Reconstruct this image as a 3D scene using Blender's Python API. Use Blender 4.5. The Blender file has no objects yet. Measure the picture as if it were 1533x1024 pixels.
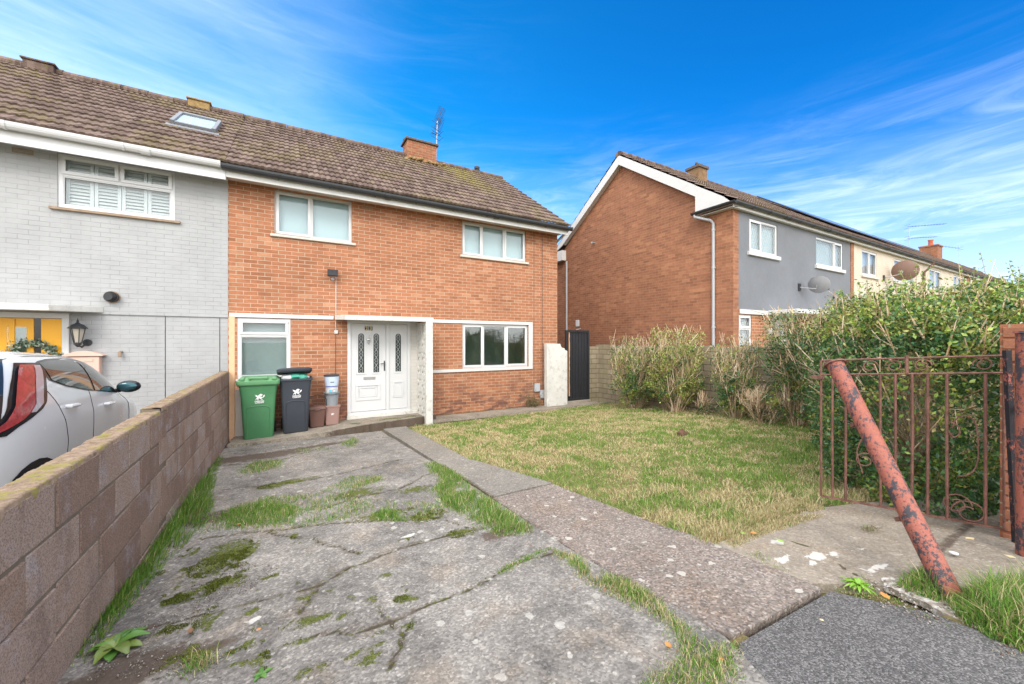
import bpy, bmesh, math, random
import numpy as np
random.seed(7); rng = np.random.default_rng(7)
C = bpy.context.scene.collection
PI = math.pi
# ------------------------------------------------------------------ camera model used for measuring the place
F = 588.; H = 1.75
def ray(px, py):
    xr = (px-766.5)/F
    return (.5+.8660254*xr, .8660254-.5*xr, -(py-512)/F)
def gz(X, Y):
    X = min(max(X, -6.), 12.); Y = max(Y, -.3)
    if Y > 8.5: return 0.
    z = .048*(8.5-Y)+.014*(X+.85)*max(0, min((8.5-Y)/4, 1))
    if Y < 2: z += .06*(2-Y)
    return z
def gza(X, Y):
    X = np.clip(X, -6., 12.); Y = np.maximum(Y, -.3)
    z = .048*(8.5-Y)+.014*(X+.85)*np.clip((8.5-Y)/4, 0, 1)+.06*np.maximum(0, 2-Y)
    return np.where(Y > 8.5, 0., z)
def at(px, py, Y):
    d = ray(px, py); t = Y/d[1]; return (d[0]*t, Y, H+d[2]*t)
def atX(px, py, X):
    d = ray(px, py); t = X/d[0]; return (X, d[1]*t, H+d[2]*t)
def gnd(px, py):
    d = ray(px, py); lo, hi = .3, 60
    for i in range(50):
        m = (lo+hi)/2
        if H+d[2]*m > gz(d[0]*m, d[1]*m): lo = m
        else: hi = m
    return (d[0]*lo, d[1]*lo)
# ------------------------------------------------------------------ noise in numpy
_tab = rng.random((256, 256))
def vnoise(x, y, s=1., seed=0):
    x = np.asarray(x)*s+seed*17.3+400; y = np.asarray(y)*s+seed*9.1+400
    xi = np.floor(x).astype(int); yi = np.floor(y).astype(int); fx = x-xi; fy = y-yi
    fx = fx*fx*(3-2*fx); fy = fy*fy*(3-2*fy)
    g = lambda a, b: _tab[a % 256, b % 256]
    return (g(xi, yi)*(1-fx)+g(xi+1, yi)*fx)*(1-fy)+(g(xi, yi+1)*(1-fx)+g(xi+1, yi+1)*fx)*fy
def fbm(x, y, s=1., seed=0, o=4):
    r = 0; a = .5; n = 0
    for i in range(o):
        r = r+a*vnoise(x, y, s*2**i, seed+i); n += a; a *= .5
    return r/n
def pdist(x, y, pl):
    d = np.full(np.shape(x), 1e9)
    for (a, b) in zip(pl[:-1], pl[1:]):
        ax, ay = a[:2]; bx, by = b[:2]; L = (bx-ax)**2+(by-ay)**2+1e-12
        t = np.clip(((x-ax)*(bx-ax)+(y-ay)*(by-ay))/L, 0, 1)
        d = np.minimum(d, np.hypot(x-ax-t*(bx-ax), y-ay-t*(by-ay)))
    return d
def inpoly(x, y, poly):
    r = np.zeros(np.shape(x), bool); n = len(poly)
    for i in range(n):
        x1, y1 = poly[i][:2]; x2, y2 = poly[(i+1) % n][:2]
        if y1 == y2: continue
        c = ((y1 > y) != (y2 > y)) & (x < (x2-x1)*(y-y1)/(y2-y1)+x1)
        r ^= c
    return r
# ------------------------------------------------------------------ materials
class NB:
    def __init__(s, name):
        s.m = bpy.data.materials.new(name); s.m.use_nodes = True; s.t = s.m.node_tree; s.n = s.t.nodes
        s.n.clear(); s.out = s.n.new('ShaderNodeOutputMaterial'); s.p = s.n.new('ShaderNodeBsdfPrincipled')
        s.t.links.new(s.p.outputs[0], s.out.inputs[0]); s._pos = None
    def L(s, a, b):
        if isinstance(a, bpy.types.NodeSocket): s.t.links.new(a, b)
        else:
            try:
                if hasattr(b.default_value, '__len__') and hasattr(a, '__len__') and len(b.default_value) == 4 and len(a) == 3: a = (*a, 1)
                if hasattr(b.default_value, '__len__') and not hasattr(a, '__len__'): a = [a]*len(b.default_value)
            except Exception: pass
            b.default_value = a
    def pos(s):
        if s._pos is None: s._pos = s.n.new('ShaderNodeNewGeometry')
        return s._pos.outputs['Position']
    def obj(s):
        return s.n.new('ShaderNodeTexCoord').outputs['Object']
    def math(s, op, a, b=0., c=0., clamp=False):
        n = s.n.new('ShaderNodeMath'); n.operation = op; n.use_clamp = clamp
        s.L(a, n.inputs[0]); s.L(b, n.inputs[1]); s.L(c, n.inputs[2]); return n.outputs[0]
    def noise(s, sc, det=4, v=None, rough=.55, dist=0., stretch=None):
        n = s.n.new('ShaderNodeTexNoise'); v = v if v is not None else s.pos()
        if stretch:
            mp = s.n.new('ShaderNodeMapping'); s.L(v, mp.inputs['Vector']); mp.inputs['Scale'].default_value = stretch; v = mp.outputs[0]
        s.L(v, n.inputs['Vector']); n.inputs['Scale'].default_value = sc; n.inputs['Detail'].default_value = det
        n.inputs['Roughness'].default_value = rough; n.inputs['Distortion'].default_value = dist; return n.outputs['Fac']
    def voro(s, sc, v=None, feat='F1', out='Distance', rnd=1.):
        n = s.n.new('ShaderNodeTexVoronoi'); n.feature = feat; s.L(v if v is not None else s.pos(), n.inputs['Vector'])
        n.inputs['Scale'].default_value = sc; n.inputs['Randomness'].default_value = rnd; return n.outputs[out]
    def ramp(s, f, stops, interp='LINEAR'):
        n = s.n.new('ShaderNodeValToRGB'); cr = n.color_ramp; cr.interpolation = interp; s.L(f, n.inputs[0])
        while len(cr.elements) < len(stops): cr.elements.new(.5)
        for e, (p, c) in zip(cr.elements, stops):
            e.position = p; e.color = (*c, 1) if hasattr(c, '__len__') else (c, c, c, 1)
        return n.outputs[0]
    def mix(s, f, a, b, mode='MIX'):
        n = s.n.new('ShaderNodeMix'); n.data_type = 'RGBA'; n.blend_type = mode
        s.L(f, n.inputs[0]); s.L(a, n.inputs[6]); s.L(b, n.inputs[7]); return n.outputs[2]
    def step(s, f, a, b):
        n = s.n.new('ShaderNodeMapRange'); n.interpolation_type = 'SMOOTHSTEP'; s.L(f, n.inputs[0])
        n.inputs[1].default_value = a; n.inputs[2].default_value = b; return n.outputs[0]
    def bump(s, h, st=.5, d=.01, chain=None):
        n = s.n.new('ShaderNodeBump'); s.L(h, n.inputs['Height']); n.inputs['Strength'].default_value = st; n.inputs['Distance'].default_value = d
        if chain is not None: s.L(chain, n.inputs['Normal'])
        return n.outputs[0]
    def attr(s, nm, out='Fac'):
        n = s.n.new('ShaderNodeAttribute'); n.attribute_name = nm; return n.outputs[out]
    def fin(s, col, rough=.6, nrm=None, metal=0., spec=.5, coat=0.):
        s.L(col, s.p.inputs['Base Color']); s.L(rough, s.p.inputs['Roughness'])
        if nrm is not None: s.L(nrm, s.p.inputs['Normal'])
        s.p.inputs['Metallic'].default_value = metal; s.p.inputs['Specular IOR Level'].default_value = spec
        s.p.inputs['Coat Weight'].default_value = coat; s.p.inputs['Coat Roughness'].default_value = .05
        return s.m
    def wallvec(s):
        """world metres laid along whichever way the face looks"""
        s.pos(); g = s._pos; sn = s.n.new('ShaderNodeSeparateXYZ'); s.L(g.outputs['True Normal'], sn.inputs[0])
        sp = s.n.new('ShaderNodeSeparateXYZ'); s.L(g.outputs['Position'], sp.inputs[0])
        ax = s.math('GREATER_THAN', s.math('ABSOLUTE', sn.outputs[0]), .6); az = s.math('GREATER_THAN', s.math('ABSOLUTE', sn.outputs[2]), .6)
        u = s.math('ADD', s.math('MULTIPLY', sp.outputs[0], s.math('SUBTRACT', 1, ax)), s.math('MULTIPLY', sp.outputs[1], ax))
        v = s.math('ADD', s.math('MULTIPLY', sp.outputs[2], s.math('SUBTRACT', 1, az)), s.math('MULTIPLY', sp.outputs[1], az))
        cb = s.n.new('ShaderNodeCombineXYZ'); s.L(u, cb.inputs[0]); s.L(v, cb.inputs[1]); return cb.outputs[0], sp
    def brick(s, v, w, h, mort, c1, c2, cm, smooth=.15, off=.5, bias=0.):
        n = s.n.new('ShaderNodeTexBrick'); n.offset = off; s.L(v, n.inputs['Vector']); n.inputs['Scale'].default_value = 1
        n.inputs['Brick Width'].default_value = w; n.inputs['Row Height'].default_value = h; n.inputs['Mortar Size'].default_value = mort
        n.inputs['Mortar Smooth'].default_value = smooth; n.inputs['Bias'].default_value = bias
        s.L(c1, n.inputs['Color1']); s.L(c2, n.inputs['Color2']); s.L(cm, n.inputs['Mortar']); return n

def m_plain(name, col, rough=.6, var=.12, sc=6, bump=0., metal=0., spec=.5, coat=0., grime=0.):
    b = NB(name); n = b.noise(sc, 5); n2 = b.noise(sc*9, 3)
    f = b.math('ADD', b.math('MULTIPLY', n, .7), b.math('MULTIPLY', n2, .3))
    c = b.ramp(f, [(.25, [x*(1-var) for x in col]), (.75, [min(1, x*(1+var)) for x in col])])
    if grime: c = b.mix(b.math('MULTIPLY', b.step(b.noise(sc*2.3, 6, rough=.7), .5, .8), grime), c, (.12, .1, .08))
    r = b.math('ADD', rough-.05, b.math('MULTIPLY', n2, .1))
    nr = b.bump(n2, bump, .004) if bump else None
    return b.fin(c, r, nr, metal, spec, coat)

def m_brick(name, c1, c2, cm, w=.225, h=.075, mort=.0055, patch=(.62, .36, .22), stain=None, off=.5, sv=(0, 0, 0)):
    b = NB(name); v, sp = b.wallvec()
    wob = b.noise(14, 2)
    vv = b.n.new('ShaderNodeVectorMath'); vv.operation = 'ADD'; b.L(v, vv.inputs[0])
    cb = b.n.new('ShaderNodeCombineXYZ'); b.L(b.math('MULTIPLY', b.math('SUBTRACT', wob, .5), .006), cb.inputs[1]); b.L(cb.outputs[0], vv.inputs[1])
    br = b.brick(vv.outputs[0], w, h, mort, c1, c2, cm)
    # a second, per-brick tint
    br2 = b.brick(vv.outputs[0], w, h, 0., (1, 1, 1), (0, 0, 0), (0, 0, 0), off=off)
    pal = b.math('GREATER_THAN', br2.outputs[0], .9)
    dk = b.math('LESS_THAN', br2.outputs[0], .1)
    c = b.mix(b.math('MULTIPLY', pal, .5), br.outputs[0], patch)
    c = b.mix(b.math('MULTIPLY', dk, .3), c, [x*.55 for x in c1])
    big = b.noise(.9, 5, rough=.6); c = b.mix(b.math('MULTIPLY', b.step(big, .38, .7), .38), c, [x*.66 for x in c2])
    fine = b.noise(60, 4); c = b.mix(.35, c, b.mix(fine, (.35, .35, .35), (1.0, 1.0, 1.0)), 'MULTIPLY')
    c = b.mix(.5, c, b.ramp(b.noise(11, 3), [(.3, .62), (.7, 1.)]), 'MULTIPLY')
    # mortar on top again
    mcol = b.mix(b.noise(2.2, 3), cm, [x*.55 for x in cm]); mm = b.step(br.outputs['Fac'], .1, .8)
    mfade = b.math('MULTIPLY', mm, b.ramp(b.noise(3.2, 5), [(.35, .3), (.52, 1.)]))
    c = b.mix(.4, c, b.ramp(b.noise(3.5, 5, stretch=(.6, .6, 5)), [(.3, .68), (.7, 1.12)]), 'MULTIPLY')
    c = b.mix(mfade, c, mcol)
    if stain:
        z0, z1, amt = stain
        low = b.n.new('ShaderNodeMapRange'); b.L(sp.outputs[2], low.inputs[0]); low.inputs[1].default_value = z1; low.inputs[2].default_value = z0
        k = b.math('MULTIPLY', b.math('MULTIPLY', low.outputs[0], b.step(b.noise(2.6, 5, stretch=(1, 1, 2.2)), .42, .58)), amt, clamp=True)
        k2 = b.math('MULTIPLY', k, b.math('GREATER_THAN', br2.outputs[0], .25))
        c = b.mix(k2, c, (.1, .05, .045))
    hgt = b.math('SUBTRACT', b.math('MULTIPLY', fine, .4), b.math('MULTIPLY', br.outputs['Fac'], 1.))
    return b.fin(c, .88, b.bump(hgt, .55, .006), spec=.25)

def m_painted_brick(name, col, w=.225, h=.075):
    b = NB(name); v, sp = b.wallvec(); br = b.brick(v, w, h, .006, (1, 1, 1), (0, 0, 0), (.5, .5, .5), smooth=.6)
    n = b.noise(3, 5); c = b.ramp(n, [(.3, [x*.9 for x in col]), (.7, [x*1.04 for x in col])])
    c = b.mix(b.math('MULTIPLY', b.step(br.outputs['Fac'], .3, 1), b.ramp(b.noise(4, 4), [(.42, .05), (.62, .5)])), c, [x*.58 for x in col])
    c = b.mix(b.math('MULTIPLY', b.step(b.noise(9, 6, rough=.75), .66, .74), .4), c, [x*.6 for x in col])
    per = b.math('MULTIPLY', br.outputs[0], .25)
    hgt = b.math('ADD', b.math('SUBTRACT', per, br.outputs['Fac']), b.math('MULTIPLY', b.noise(40, 4), .5))
    return b.fin(c, .7, b.bump(hgt, .55, .006), spec=.3)

def m_block(name, c1, c2, cm, w=.45, h=.225, mort=.006, fine=.6, moss=.0, zoff=0.):
    b = NB(name); v, sp = b.wallvec()
    mp = b.n.new('ShaderNodeMapping'); b.L(v, mp.inputs['Vector']); mp.inputs['Location'].default_value = (0.1, zoff, 0); v = mp.outputs[0]
    br = b.brick(v, w, h, mort, c1, c2, cm, smooth=.2)
    c = b.mix(b.math('MULTIPLY', b.step(b.noise(2.5, 5, rough=.65), .4, .65), .35), br.outputs[0], [x*.62 for x in c2])
    sp1 = b.voro(150); c = b.mix(fine, c, b.ramp(sp1, [(.1, .55), (.5, 1.), (.8, 1.)]), 'MULTIPLY')
    c = b.mix(.5, c, b.ramp(b.noise(110, 3), [(.3, .6), (.7, 1.)]), 'MULTIPLY')
    c = b.mix(b.math('MULTIPLY', b.step(b.noise(6, 5, rough=.7), .56, .72), .45), c, (.36, .35, .36))
    c = b.mix(b.math('MULTIPLY', b.step(br.outputs['Fac'], .2, .8), .85), c, b.mix(b.noise(3, 3), cm, [x*.4 for x in cm]))
    if moss: c = b.mix(b.math('MULTIPLY', b.step(b.noise(4, 6, rough=.7), .55, .68), moss), c, (.2, .2, .07))
    hgt = b.math('ADD', b.math('MULTIPLY', b.noise(90, 4), .8), b.math('MULTIPLY', br.outputs['Fac'], -1.6))
    return b.fin(c, .92, b.bump(hgt, .7, .006), spec=.2)

def m_tile(name):
    b = NB(name); P = b.pos()
    mp = b.n.new('ShaderNodeMapping'); b.L(P, mp.inputs['Vector']); mp.inputs['Scale'].default_value = (1/.1, 1/.272, 0)
    vt = b.n.new('ShaderNodeTexVoronoi'); b.L(mp.outputs[0], vt.inputs['Vector']); vt.inputs['Scale'].default_value = 1; vt.inputs['Randomness'].default_value = .3
    sc = b.n.new('ShaderNodeSeparateColor'); b.L(vt.outputs['Color'], sc.inputs[0])
    c = b.ramp(sc.outputs[0], [(0, (.1, .068, .056)), (.5, (.145, .1, .083)), (1, (.2, .145, .122))])
    c = b.mix(.6, c, b.ramp(b.noise(18, 5, rough=.7), [(.3, .55), (.7, 1.15)]), 'MULTIPLY')
    lich = b.math('MULTIPLY', b.step(b.voro(26), .22, .1), b.step(b.noise(3.5, 3), .45, .6))
    c = b.mix(b.math('MULTIPLY', lich, .5), c, (.36, .31, .22))
    moss = b.math('MULTIPLY', b.step(b.noise(11, 5, rough=.7), .58, .64), b.step(b.noise(.55, 2), .35, .6))
    c = b.mix(b.math('MULTIPLY', moss, .85), c, (.11, .1, .03))
    c = b.mix(b.math('MULTIPLY', b.attr('moss'), b.step(b.noise(7, 6, rough=.75), .4, .56)), c, (.2, .17, .05))
    return b.fin(c, .9, b.bump(b.noise(70, 4), .5, .004), spec=.2)

def m_attr(name, rough=.55, trans=.25, spec=.3):
    b = NB(name); c = b.attr('Col', 'Color'); b.fin(c, rough, spec=spec)
    t = b.n.new('ShaderNodeBsdfTranslucent'); b.L(c, t.inputs[0]); mx = b.n.new('ShaderNodeMixShader'); mx.inputs[0].default_value = trans
    b.t.links.new(b.p.outputs[0], mx.inputs[1]); b.t.links.new(t.outputs[0], mx.inputs[2]); b.t.links.new(mx.outputs[0], b.out.inputs[0])
    return b.m

def m_glass(name, tint=(.93, .96, .96), base=.05, rough=.02):
    b = NB(name); b.n.remove(b.p)
    tr = b.n.new('ShaderNodeBsdfTransparent'); b.L(tint, tr.inputs[0]); gl = b.n.new('ShaderNodeBsdfGlossy'); gl.inputs['Roughness'].default_value = rough
    wv = b.bump(b.noise(1.3, 2), .08, .02); b.L(wv, gl.inputs['Normal'])
    fr = b.n.new('ShaderNodeLayerWeight'); fr.inputs[0].default_value = .5; f = b.math('ADD', b.math('MULTIPLY', b.math('POWER', fr.outputs['Facing'], 4.), .9), base, clamp=True)
    mx = b.n.new('ShaderNodeMixShader'); b.L(f, mx.inputs[0]); b.t.links.new(tr.outputs[0], mx.inputs[1]); b.t.links.new(gl.outputs[0], mx.inputs[2])
    b.t.links.new(mx.outputs[0], b.out.inputs[0]); return b.m

def m_concrete(name, c1, c2, agg=.5, white=.5, lines=0., use=True):
    b = NB(name); n1 = b.noise(1.6, 6, rough=.65); n2 = b.noise(9, 6, rough=.7)
    c = b.ramp(b.math('ADD', b.math('MULTIPLY', n1, .6), b.math('MULTIPLY', n2, .4)), [(.38, c1), (.6, c2)])
    c = b.mix(b.math('MULTIPLY', b.step(b.noise(2.7, 6, rough=.7), .5, .66), .35), c, [c2[0]*1.02, c2[1]*.86, c2[2]*.7])
    vc = b.n.new('ShaderNodeTexVoronoi'); b.L(b.pos(), vc.inputs['Vector']); vc.inputs['Scale'].default_value = 95
    sc = b.n.new('ShaderNodeSeparateColor'); b.L(vc.outputs['Color'], sc.inputs[0])
    c = b.mix(agg, c, b.ramp(sc.outputs[0], [(0, .35), (.5, .8), (.85, 1.15), (1, 1.7)]), 'MULTIPLY')
    if agg > .72: c = b.mix(b.math('MULTIPLY', b.math('GREATER_THAN', sc.outputs[1], .9), .3), c, (.36, .23, .15))
    vd = b.n.new('ShaderNodeTexVoronoi'); b.L(b.pos(), vd.inputs['Vector']); vd.inputs['Scale'].default_value = 42
    sd = b.n.new('ShaderNodeSeparateColor'); b.L(vd.outputs['Color'], sd.inputs[0])
    peb = b.math('MULTIPLY', b.step(vd.outputs['Distance'], .42, .3), b.math('GREATER_THAN', sd.outputs[0], .93))
    c = b.mix(b.math('MULTIPLY', peb, .5), c, (.5, .47, .42))
    c = b.mix(.6, c, b.ramp(b.noise(35, 5, rough=.75), [(.3, .62), (.7, 1.2)]), 'MULTIPLY')
    # pale lichen discs
    wv = b.n.new('ShaderNodeVectorMath'); wv.operation = 'ADD'; b.L(b.pos(), wv.inputs[0])
    nn = b.n.new('ShaderNodeTexNoise'); nn.inputs['Scale'].default_value = 25; b.L(b.pos(), nn.inputs['Vector'])
    sv = b.n.new('ShaderNodeVectorMath'); sv.operation = 'SCALE'; b.L(nn.outputs['Color'], sv.inputs[0]); sv.inputs['Scale'].default_value = .05
    b.L(sv.outputs[0], wv.inputs[1])
    lv = b.n.new('ShaderNodeTexVoronoi'); b.L(wv.outputs[0], lv.inputs['Vector']); lv.inputs['Scale'].default_value = 13
    ls = b.n.new('ShaderNodeSeparateColor'); b.L(lv.outputs['Color'], ls.inputs[0])
    rad = b.math('MULTIPLY', b.step(ls.outputs[0], .6, 1.), .36)
    disc = b.step(b.math('SUBTRACT', rad, lv.outputs['Distance']), .0, .03)
    disc = b.math('MULTIPLY', disc, b.step(b.noise(1.1, 3), .3 if agg > .72 else .42, .45 if agg > .72 else .6))
    c = b.mix(b.math('MULTIPLY', disc, white), c, (.55, .53, .48))
    bumpn = b.math('ADD', b.noise(45, 6, rough=.75), b.math('MULTIPLY', vc.outputs['Distance'], -.35))
    if lines:
        w = b.n.new('ShaderNodeTexWave'); w.bands_direction = 'Y'; b.L(b.pos(), w.inputs['Vector']); w.inputs['Scale'].default_value = 9; w.inputs['Distortion'].default_value = 2.5; w.inputs['Detail'].default_value = 3
        bumpn = b.math('ADD', bumpn, b.math('MULTIPLY', w.outputs['Fac'], lines)); c = b.mix(.2*lines, c, b.mix(w.outputs['Fac'], (.6, .6, .6), (1.1, 1.1, 1.1)), 'MULTIPLY')
    if use:
        nz = b.math('MULTIPLY', b.math('SUBTRACT', b.noise(16, 7, rough=.75), .5), .9)
        dirt = b.step(b.math('ADD', b.attr('dirt'), nz), .38, .62); c = b.mix(b.math('MULTIPLY', dirt, .85), c, (.085, .06, .045))
        wh = b.step(b.math('ADD', b.attr('white'), b.math('MULTIPLY', b.math('SUBTRACT', b.noise(28, 6, rough=.75), .5), 1.1)), .42, .56); c = b.mix(b.math('MULTIPLY', wh, .85), c, (.56, .54, .5))
        cr = b.step(b.math('ADD', b.attr('crack'), nz), .5, .75); c = b.mix(b.math('MULTIPLY', cr, .8), c, (.055, .045, .03))
        ms = b.step(b.math('ADD', b.attr('moss'), b.math('MULTIPLY', b.math('SUBTRACT', b.noise(26, 8, rough=.85), .5), 3.2)), .5, .66)
        mc = b.mix(b.step(b.noise(110, 4, rough=.8), .35, .65), (.03, .04, .006), (.14, .16, .02)); c = b.mix(b.math('MULTIPLY', ms, .92), c, mc)
        bumpn = b.math('ADD', bumpn, b.math('MULTIPLY', ms, b.math('MULTIPLY', b.noise(120, 2), 1.4)))
        bumpn = b.math('SUBTRACT', bumpn, b.math('MULTIPLY', cr, 1.5))
    return b.fin(c, .93, b.bump(bumpn, .55, .008), spec=.2)

M = {}
M['brick'] = m_brick('orange_brick', (.52, .22, .115), (.44, .178, .09), (.57, .44, .32), patch=(.63, .34, .2), stain=(.15, 1.05, .8), mort=.0056)
M['brick_gable'] = m_brick('gable_brick', (.45, .195, .105), (.345, .148, .083), (.46, .33, .22), mort=.003, patch=(.52, .25, .13), stain=(1.2, 3.4, .25))
M['brick_pier'] = m_brick('pier_brick', (.4, .15, .08), (.33, .13, .07), (.38, .31, .2), patch=(.5, .24, .14))
M['grey_brick'] = m_painted_brick('grey_painted_brick', (.365, .37, .375))
M['cream_brick'] = m_painted_brick('cream_painted_brick', (.6, .52, .42))
M['white_brick'] = m_painted_brick('white_painted_brick', (.58, .56, .52))
M['block'] = m_block('brown_concrete_block', (.30, .205, .165), (.235, .165, .14), (.26, .21, .16), moss=.12, zoff=.115)
def m_blockface():
    b = NB('rough_block_face'); b.pos(); ri = b._pos.outputs['Random Per Island']
    c = b.ramp(ri, [(0, (.2, .135, .11)), (.5, (.27, .19, .15)), (1, (.31, .235, .2))])
    c = b.mix(b.math('MULTIPLY', b.step(b.noise(5, 5, rough=.7), .5, .68), .5), c, (.33, .31, .33))
    c = b.mix(b.math('MULTIPLY', b.step(b.noise(3.3, 6, rough=.75, stretch=(1, 1, .5)), .5, .66), .5), c, (.15, .105, .085))
    c = b.mix(.9, c, b.ramp(b.voro(130), [(.05, .35), (.4, 1.05), (.8, 1.25)]), 'MULTIPLY'); c = b.mix(.7, c, b.ramp(b.noise(70, 5, rough=.8), [(.3, .6), (.7, 1.25)]), 'MULTIPLY')
    return b.fin(c, .95, b.bump(b.noise(80, 5, rough=.75), 1., .006), spec=.15)
M['blockface'] = m_blockface(); M['mortarcore'] = m_plain('brown_mortar', (.15, .12, .09), .95, .35, 9, .8)
def m_cap():
    b = NB('block_top_with_moss'); c = b.ramp(b.noise(22, 6, rough=.75), [(.3, (.13, .09, .06)), (.5, (.27, .195, .14)), (.7, (.4, .3, .22))])
    c = b.mix(b.math('MULTIPLY', b.step(b.noise(9, 7, rough=.8), .52, .6), .8), c, (.26, .23, .06)); c = b.mix(b.math('MULTIPLY', b.step(b.noise(16, 5, rough=.8), .58, .68), .7), c, (.08, .06, .045))
    return b.fin(c, .95, b.bump(b.noise(60, 5, rough=.8), 1., .008), spec=.15)
M['block_cap'] = m_cap()
M['oldblock'] = m_block('mossy_grey_block', (.36, .3, .21), (.3, .25, .17), (.14, .12, .08), w=.33, h=.14, mort=.007, fine=.3, moss=.5)
M['tile'] = m_tile('brown_concrete_roof_tile')
M['upvc'] = m_plain('white_upvc', (.6, .605, .61), .35, .03, 3)
M['white'] = m_plain('white_gloss_board', (.59, .585, .57), .5, .06, 4, grime=.12)
M['oldwhite'] = m_plain('flaking_white_paint', (.6, .59, .55), .7, .14, 4, .5, grime=.7)
M['soffit'] = m_plain('pinkish_soffit', (.6, .5, .43), .7, .1, 5)
M['blackpvc'] = m_plain('black_plastic', (.03, .033, .038), .4, .2, 5)
M['greypvc'] = m_plain('grey_plastic_pipe', (.4, .41, .43), .4, .08, 5)
M['stone'] = m_plain('weathered_stone_sill', (.3, .22, .155), .9, .3, 15, .8)
M['greystone'] = m_plain('painted_concrete_sill', (.55, .52, .46), .8, .12, 15, .4)
M['render_grey'] = m_plain('dark_grey_render', (.16, .17, .19), .85, .16, 1.2, .5, grime=.3)
M['render_dark'] = m_plain('charcoal_render', (.12, .13, .15), .85, .1, 3, .5)
M['glass'] = m_glass('window_glass'); M['glass_dark'] = m_glass('dim_window_glass', (.8, .86, .84), .11)
M['blind'] = m_plain('pale_blue_blind', (.46, .57, .61), .8, .05, 2)
M['frost'] = m_plain('frosted_screen', (.24, .29, .29), .55, .12, 2.5)
M['room'] = m_plain('dim_room_wall', (.34, .4, .34), .9, .2, 1.2)
M['curtain'] = m_plain('net_curtain', (.5, .53, .56), .9, .15, 8)
M['lead'] = m_plain('lead_strip', (.5, .52, .52), .5, .1)
M['yellow'] = m_plain('yellow_door_paint', (.86, .42, .01), .4, .03, 3)
M['black'] = m_plain('black_satin', (.015, .015, .017), .45, .2)
M['chrome'] = m_plain('grey_metal', (.5, .5, .5), .3, .05, metal=.9)
M['gold'] = m_plain('brass_digit', (.7, .5, .2), .4, .05)
M['timber'] = m_plain('pale_new_timber', (.68, .42, .25), .75, .12, 12, .2)
M['blacktimber'] = m_plain('black_stained_timber', (.012, .013, .017), .7, .3, 12, .4)
M['rawwood'] = m_plain('bare_split_wood', (.5, .28, .15), .8, .2, 14, .3)
M['greenbin'] = m_plain('green_bin_plastic', (.06, .2, .085), .5, .1, 5)
M['greenlid'] = m_plain('light_green_lid', (.12, .3, .14), .5, .12, 6)
M['blackbin'] = m_plain('dark_slate_plastic', (.035, .042, .055), .5, .12, 5)
M['brownplastic'] = m_plain('brown_plastic', (.13, .065, .05), .55, .12, 5)
M['pinkbrown'] = m_plain('faded_brown_plastic', (.3, .18, .155), .6, .08, 5)
M['greyplastic'] = m_plain('mid_grey_plastic', (.25, .27, .29), .5, .08, 5)
M['bluetub'] = m_plain('pale_blue_tub_plastic', (.52, .62, .75), .4, .05, 5)
M['logo'] = m_plain('white_printed_emblem', (.78, .78, .78), .6, .04, 20)
M['bag'] = m_plain('teal_refuse_bag', (.1, .45, .33), .35, .3, 20, .5)
M['bag2'] = m_plain('white_refuse_bag', (.7, .72, .74), .35, .2, 20, .5)
M['carpet'] = m_plain('beige_carpet_backing', (.56, .5, .45), .9, .08, 6, .5)
M['lampglass'] = m_plain('lantern_panes', (.45, .4, .33), .2, .1)
M['pinkbox'] = m_plain('pink_beige_metal', (.62, .42, .34), .5, .05)
M['meter'] = m_plain('grey_meter_lid', (.42, .44, .47), .5, .06)
M['lens'] = m_plain('floodlight_lens', (.3, .3, .28), .1, .05)
M['carpaint'] = m_plain('pearl_white_paint', (.62, .635, .65), .25, .02, 2, coat=1.)
M['carglass'] = m_plain('dark_car_glass', (.02, .026, .028), .04, .1, coat=.5)
M['cartrim'] = m_plain('gloss_black_trim', (.012, .014, .018), .15, .1)
M['redlamp'] = m_plain('red_lamp_lens', (.33, .03, .04), .15, .6, 22, coat=1.)
M['clearlamp'] = m_plain('clear_lamp_lens', (.36, .32, .36), .08, .1, coat=1.)
M['mirror'] = m_plain('blue_mirror_glass', (.04, .1, .12), .08, .05, metal=.7)
M['tyre'] = m_plain('tyre_rubber', (.02, .02, .02), .8, .2)
M['alloy'] = m_plain('silver_wheel', (.4, .4, .42), .35, .1, metal=.6)
M['veluxframe'] = m_plain('grey_rooflight_frame', (.17, .18, .2), .5, .1)
M['veluxglass'] = m_plain('mottled_rooflight_glass', (.38, .5, .58), .12, .5, 24)
M['dishgrey'] = m_plain('grey_dish_paint', (.3, .3, .31), .5, .1)
M['dishbrown'] = m_plain('brown_dish_mesh', (.24, .15, .12), .6, .15)
M['dry'] = m_plain('dry_earth_clod', (.13, .07, .045), .95, .3, 30, .8)
M['solar'] = m_plain('solar_glass', (.015, .02, .03), .15, .1)
M['redclay'] = m_plain('terracotta', (.45, .12, .06), .8, .1)
M['orange_lichen'] = m_plain('yellow_lichen_mortar', (.27, .18, .075), .95, .45, 14, .6)
M['darkcap'] = m_plain('sooty_slab', (.11, .085, .07), .95, .4, 12, .6); M['doorglass'] = m_plain('dark_door_glass', (.045, .055, .055), .12, .2)
M['oldstack'] = m_plain('lichened_brick_stack', (.2, .12, .06), .95, .45, 7, .6)
M['leadgrey'] = m_plain('lead_flashing', (.3, .3, .3), .6, .15)
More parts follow.
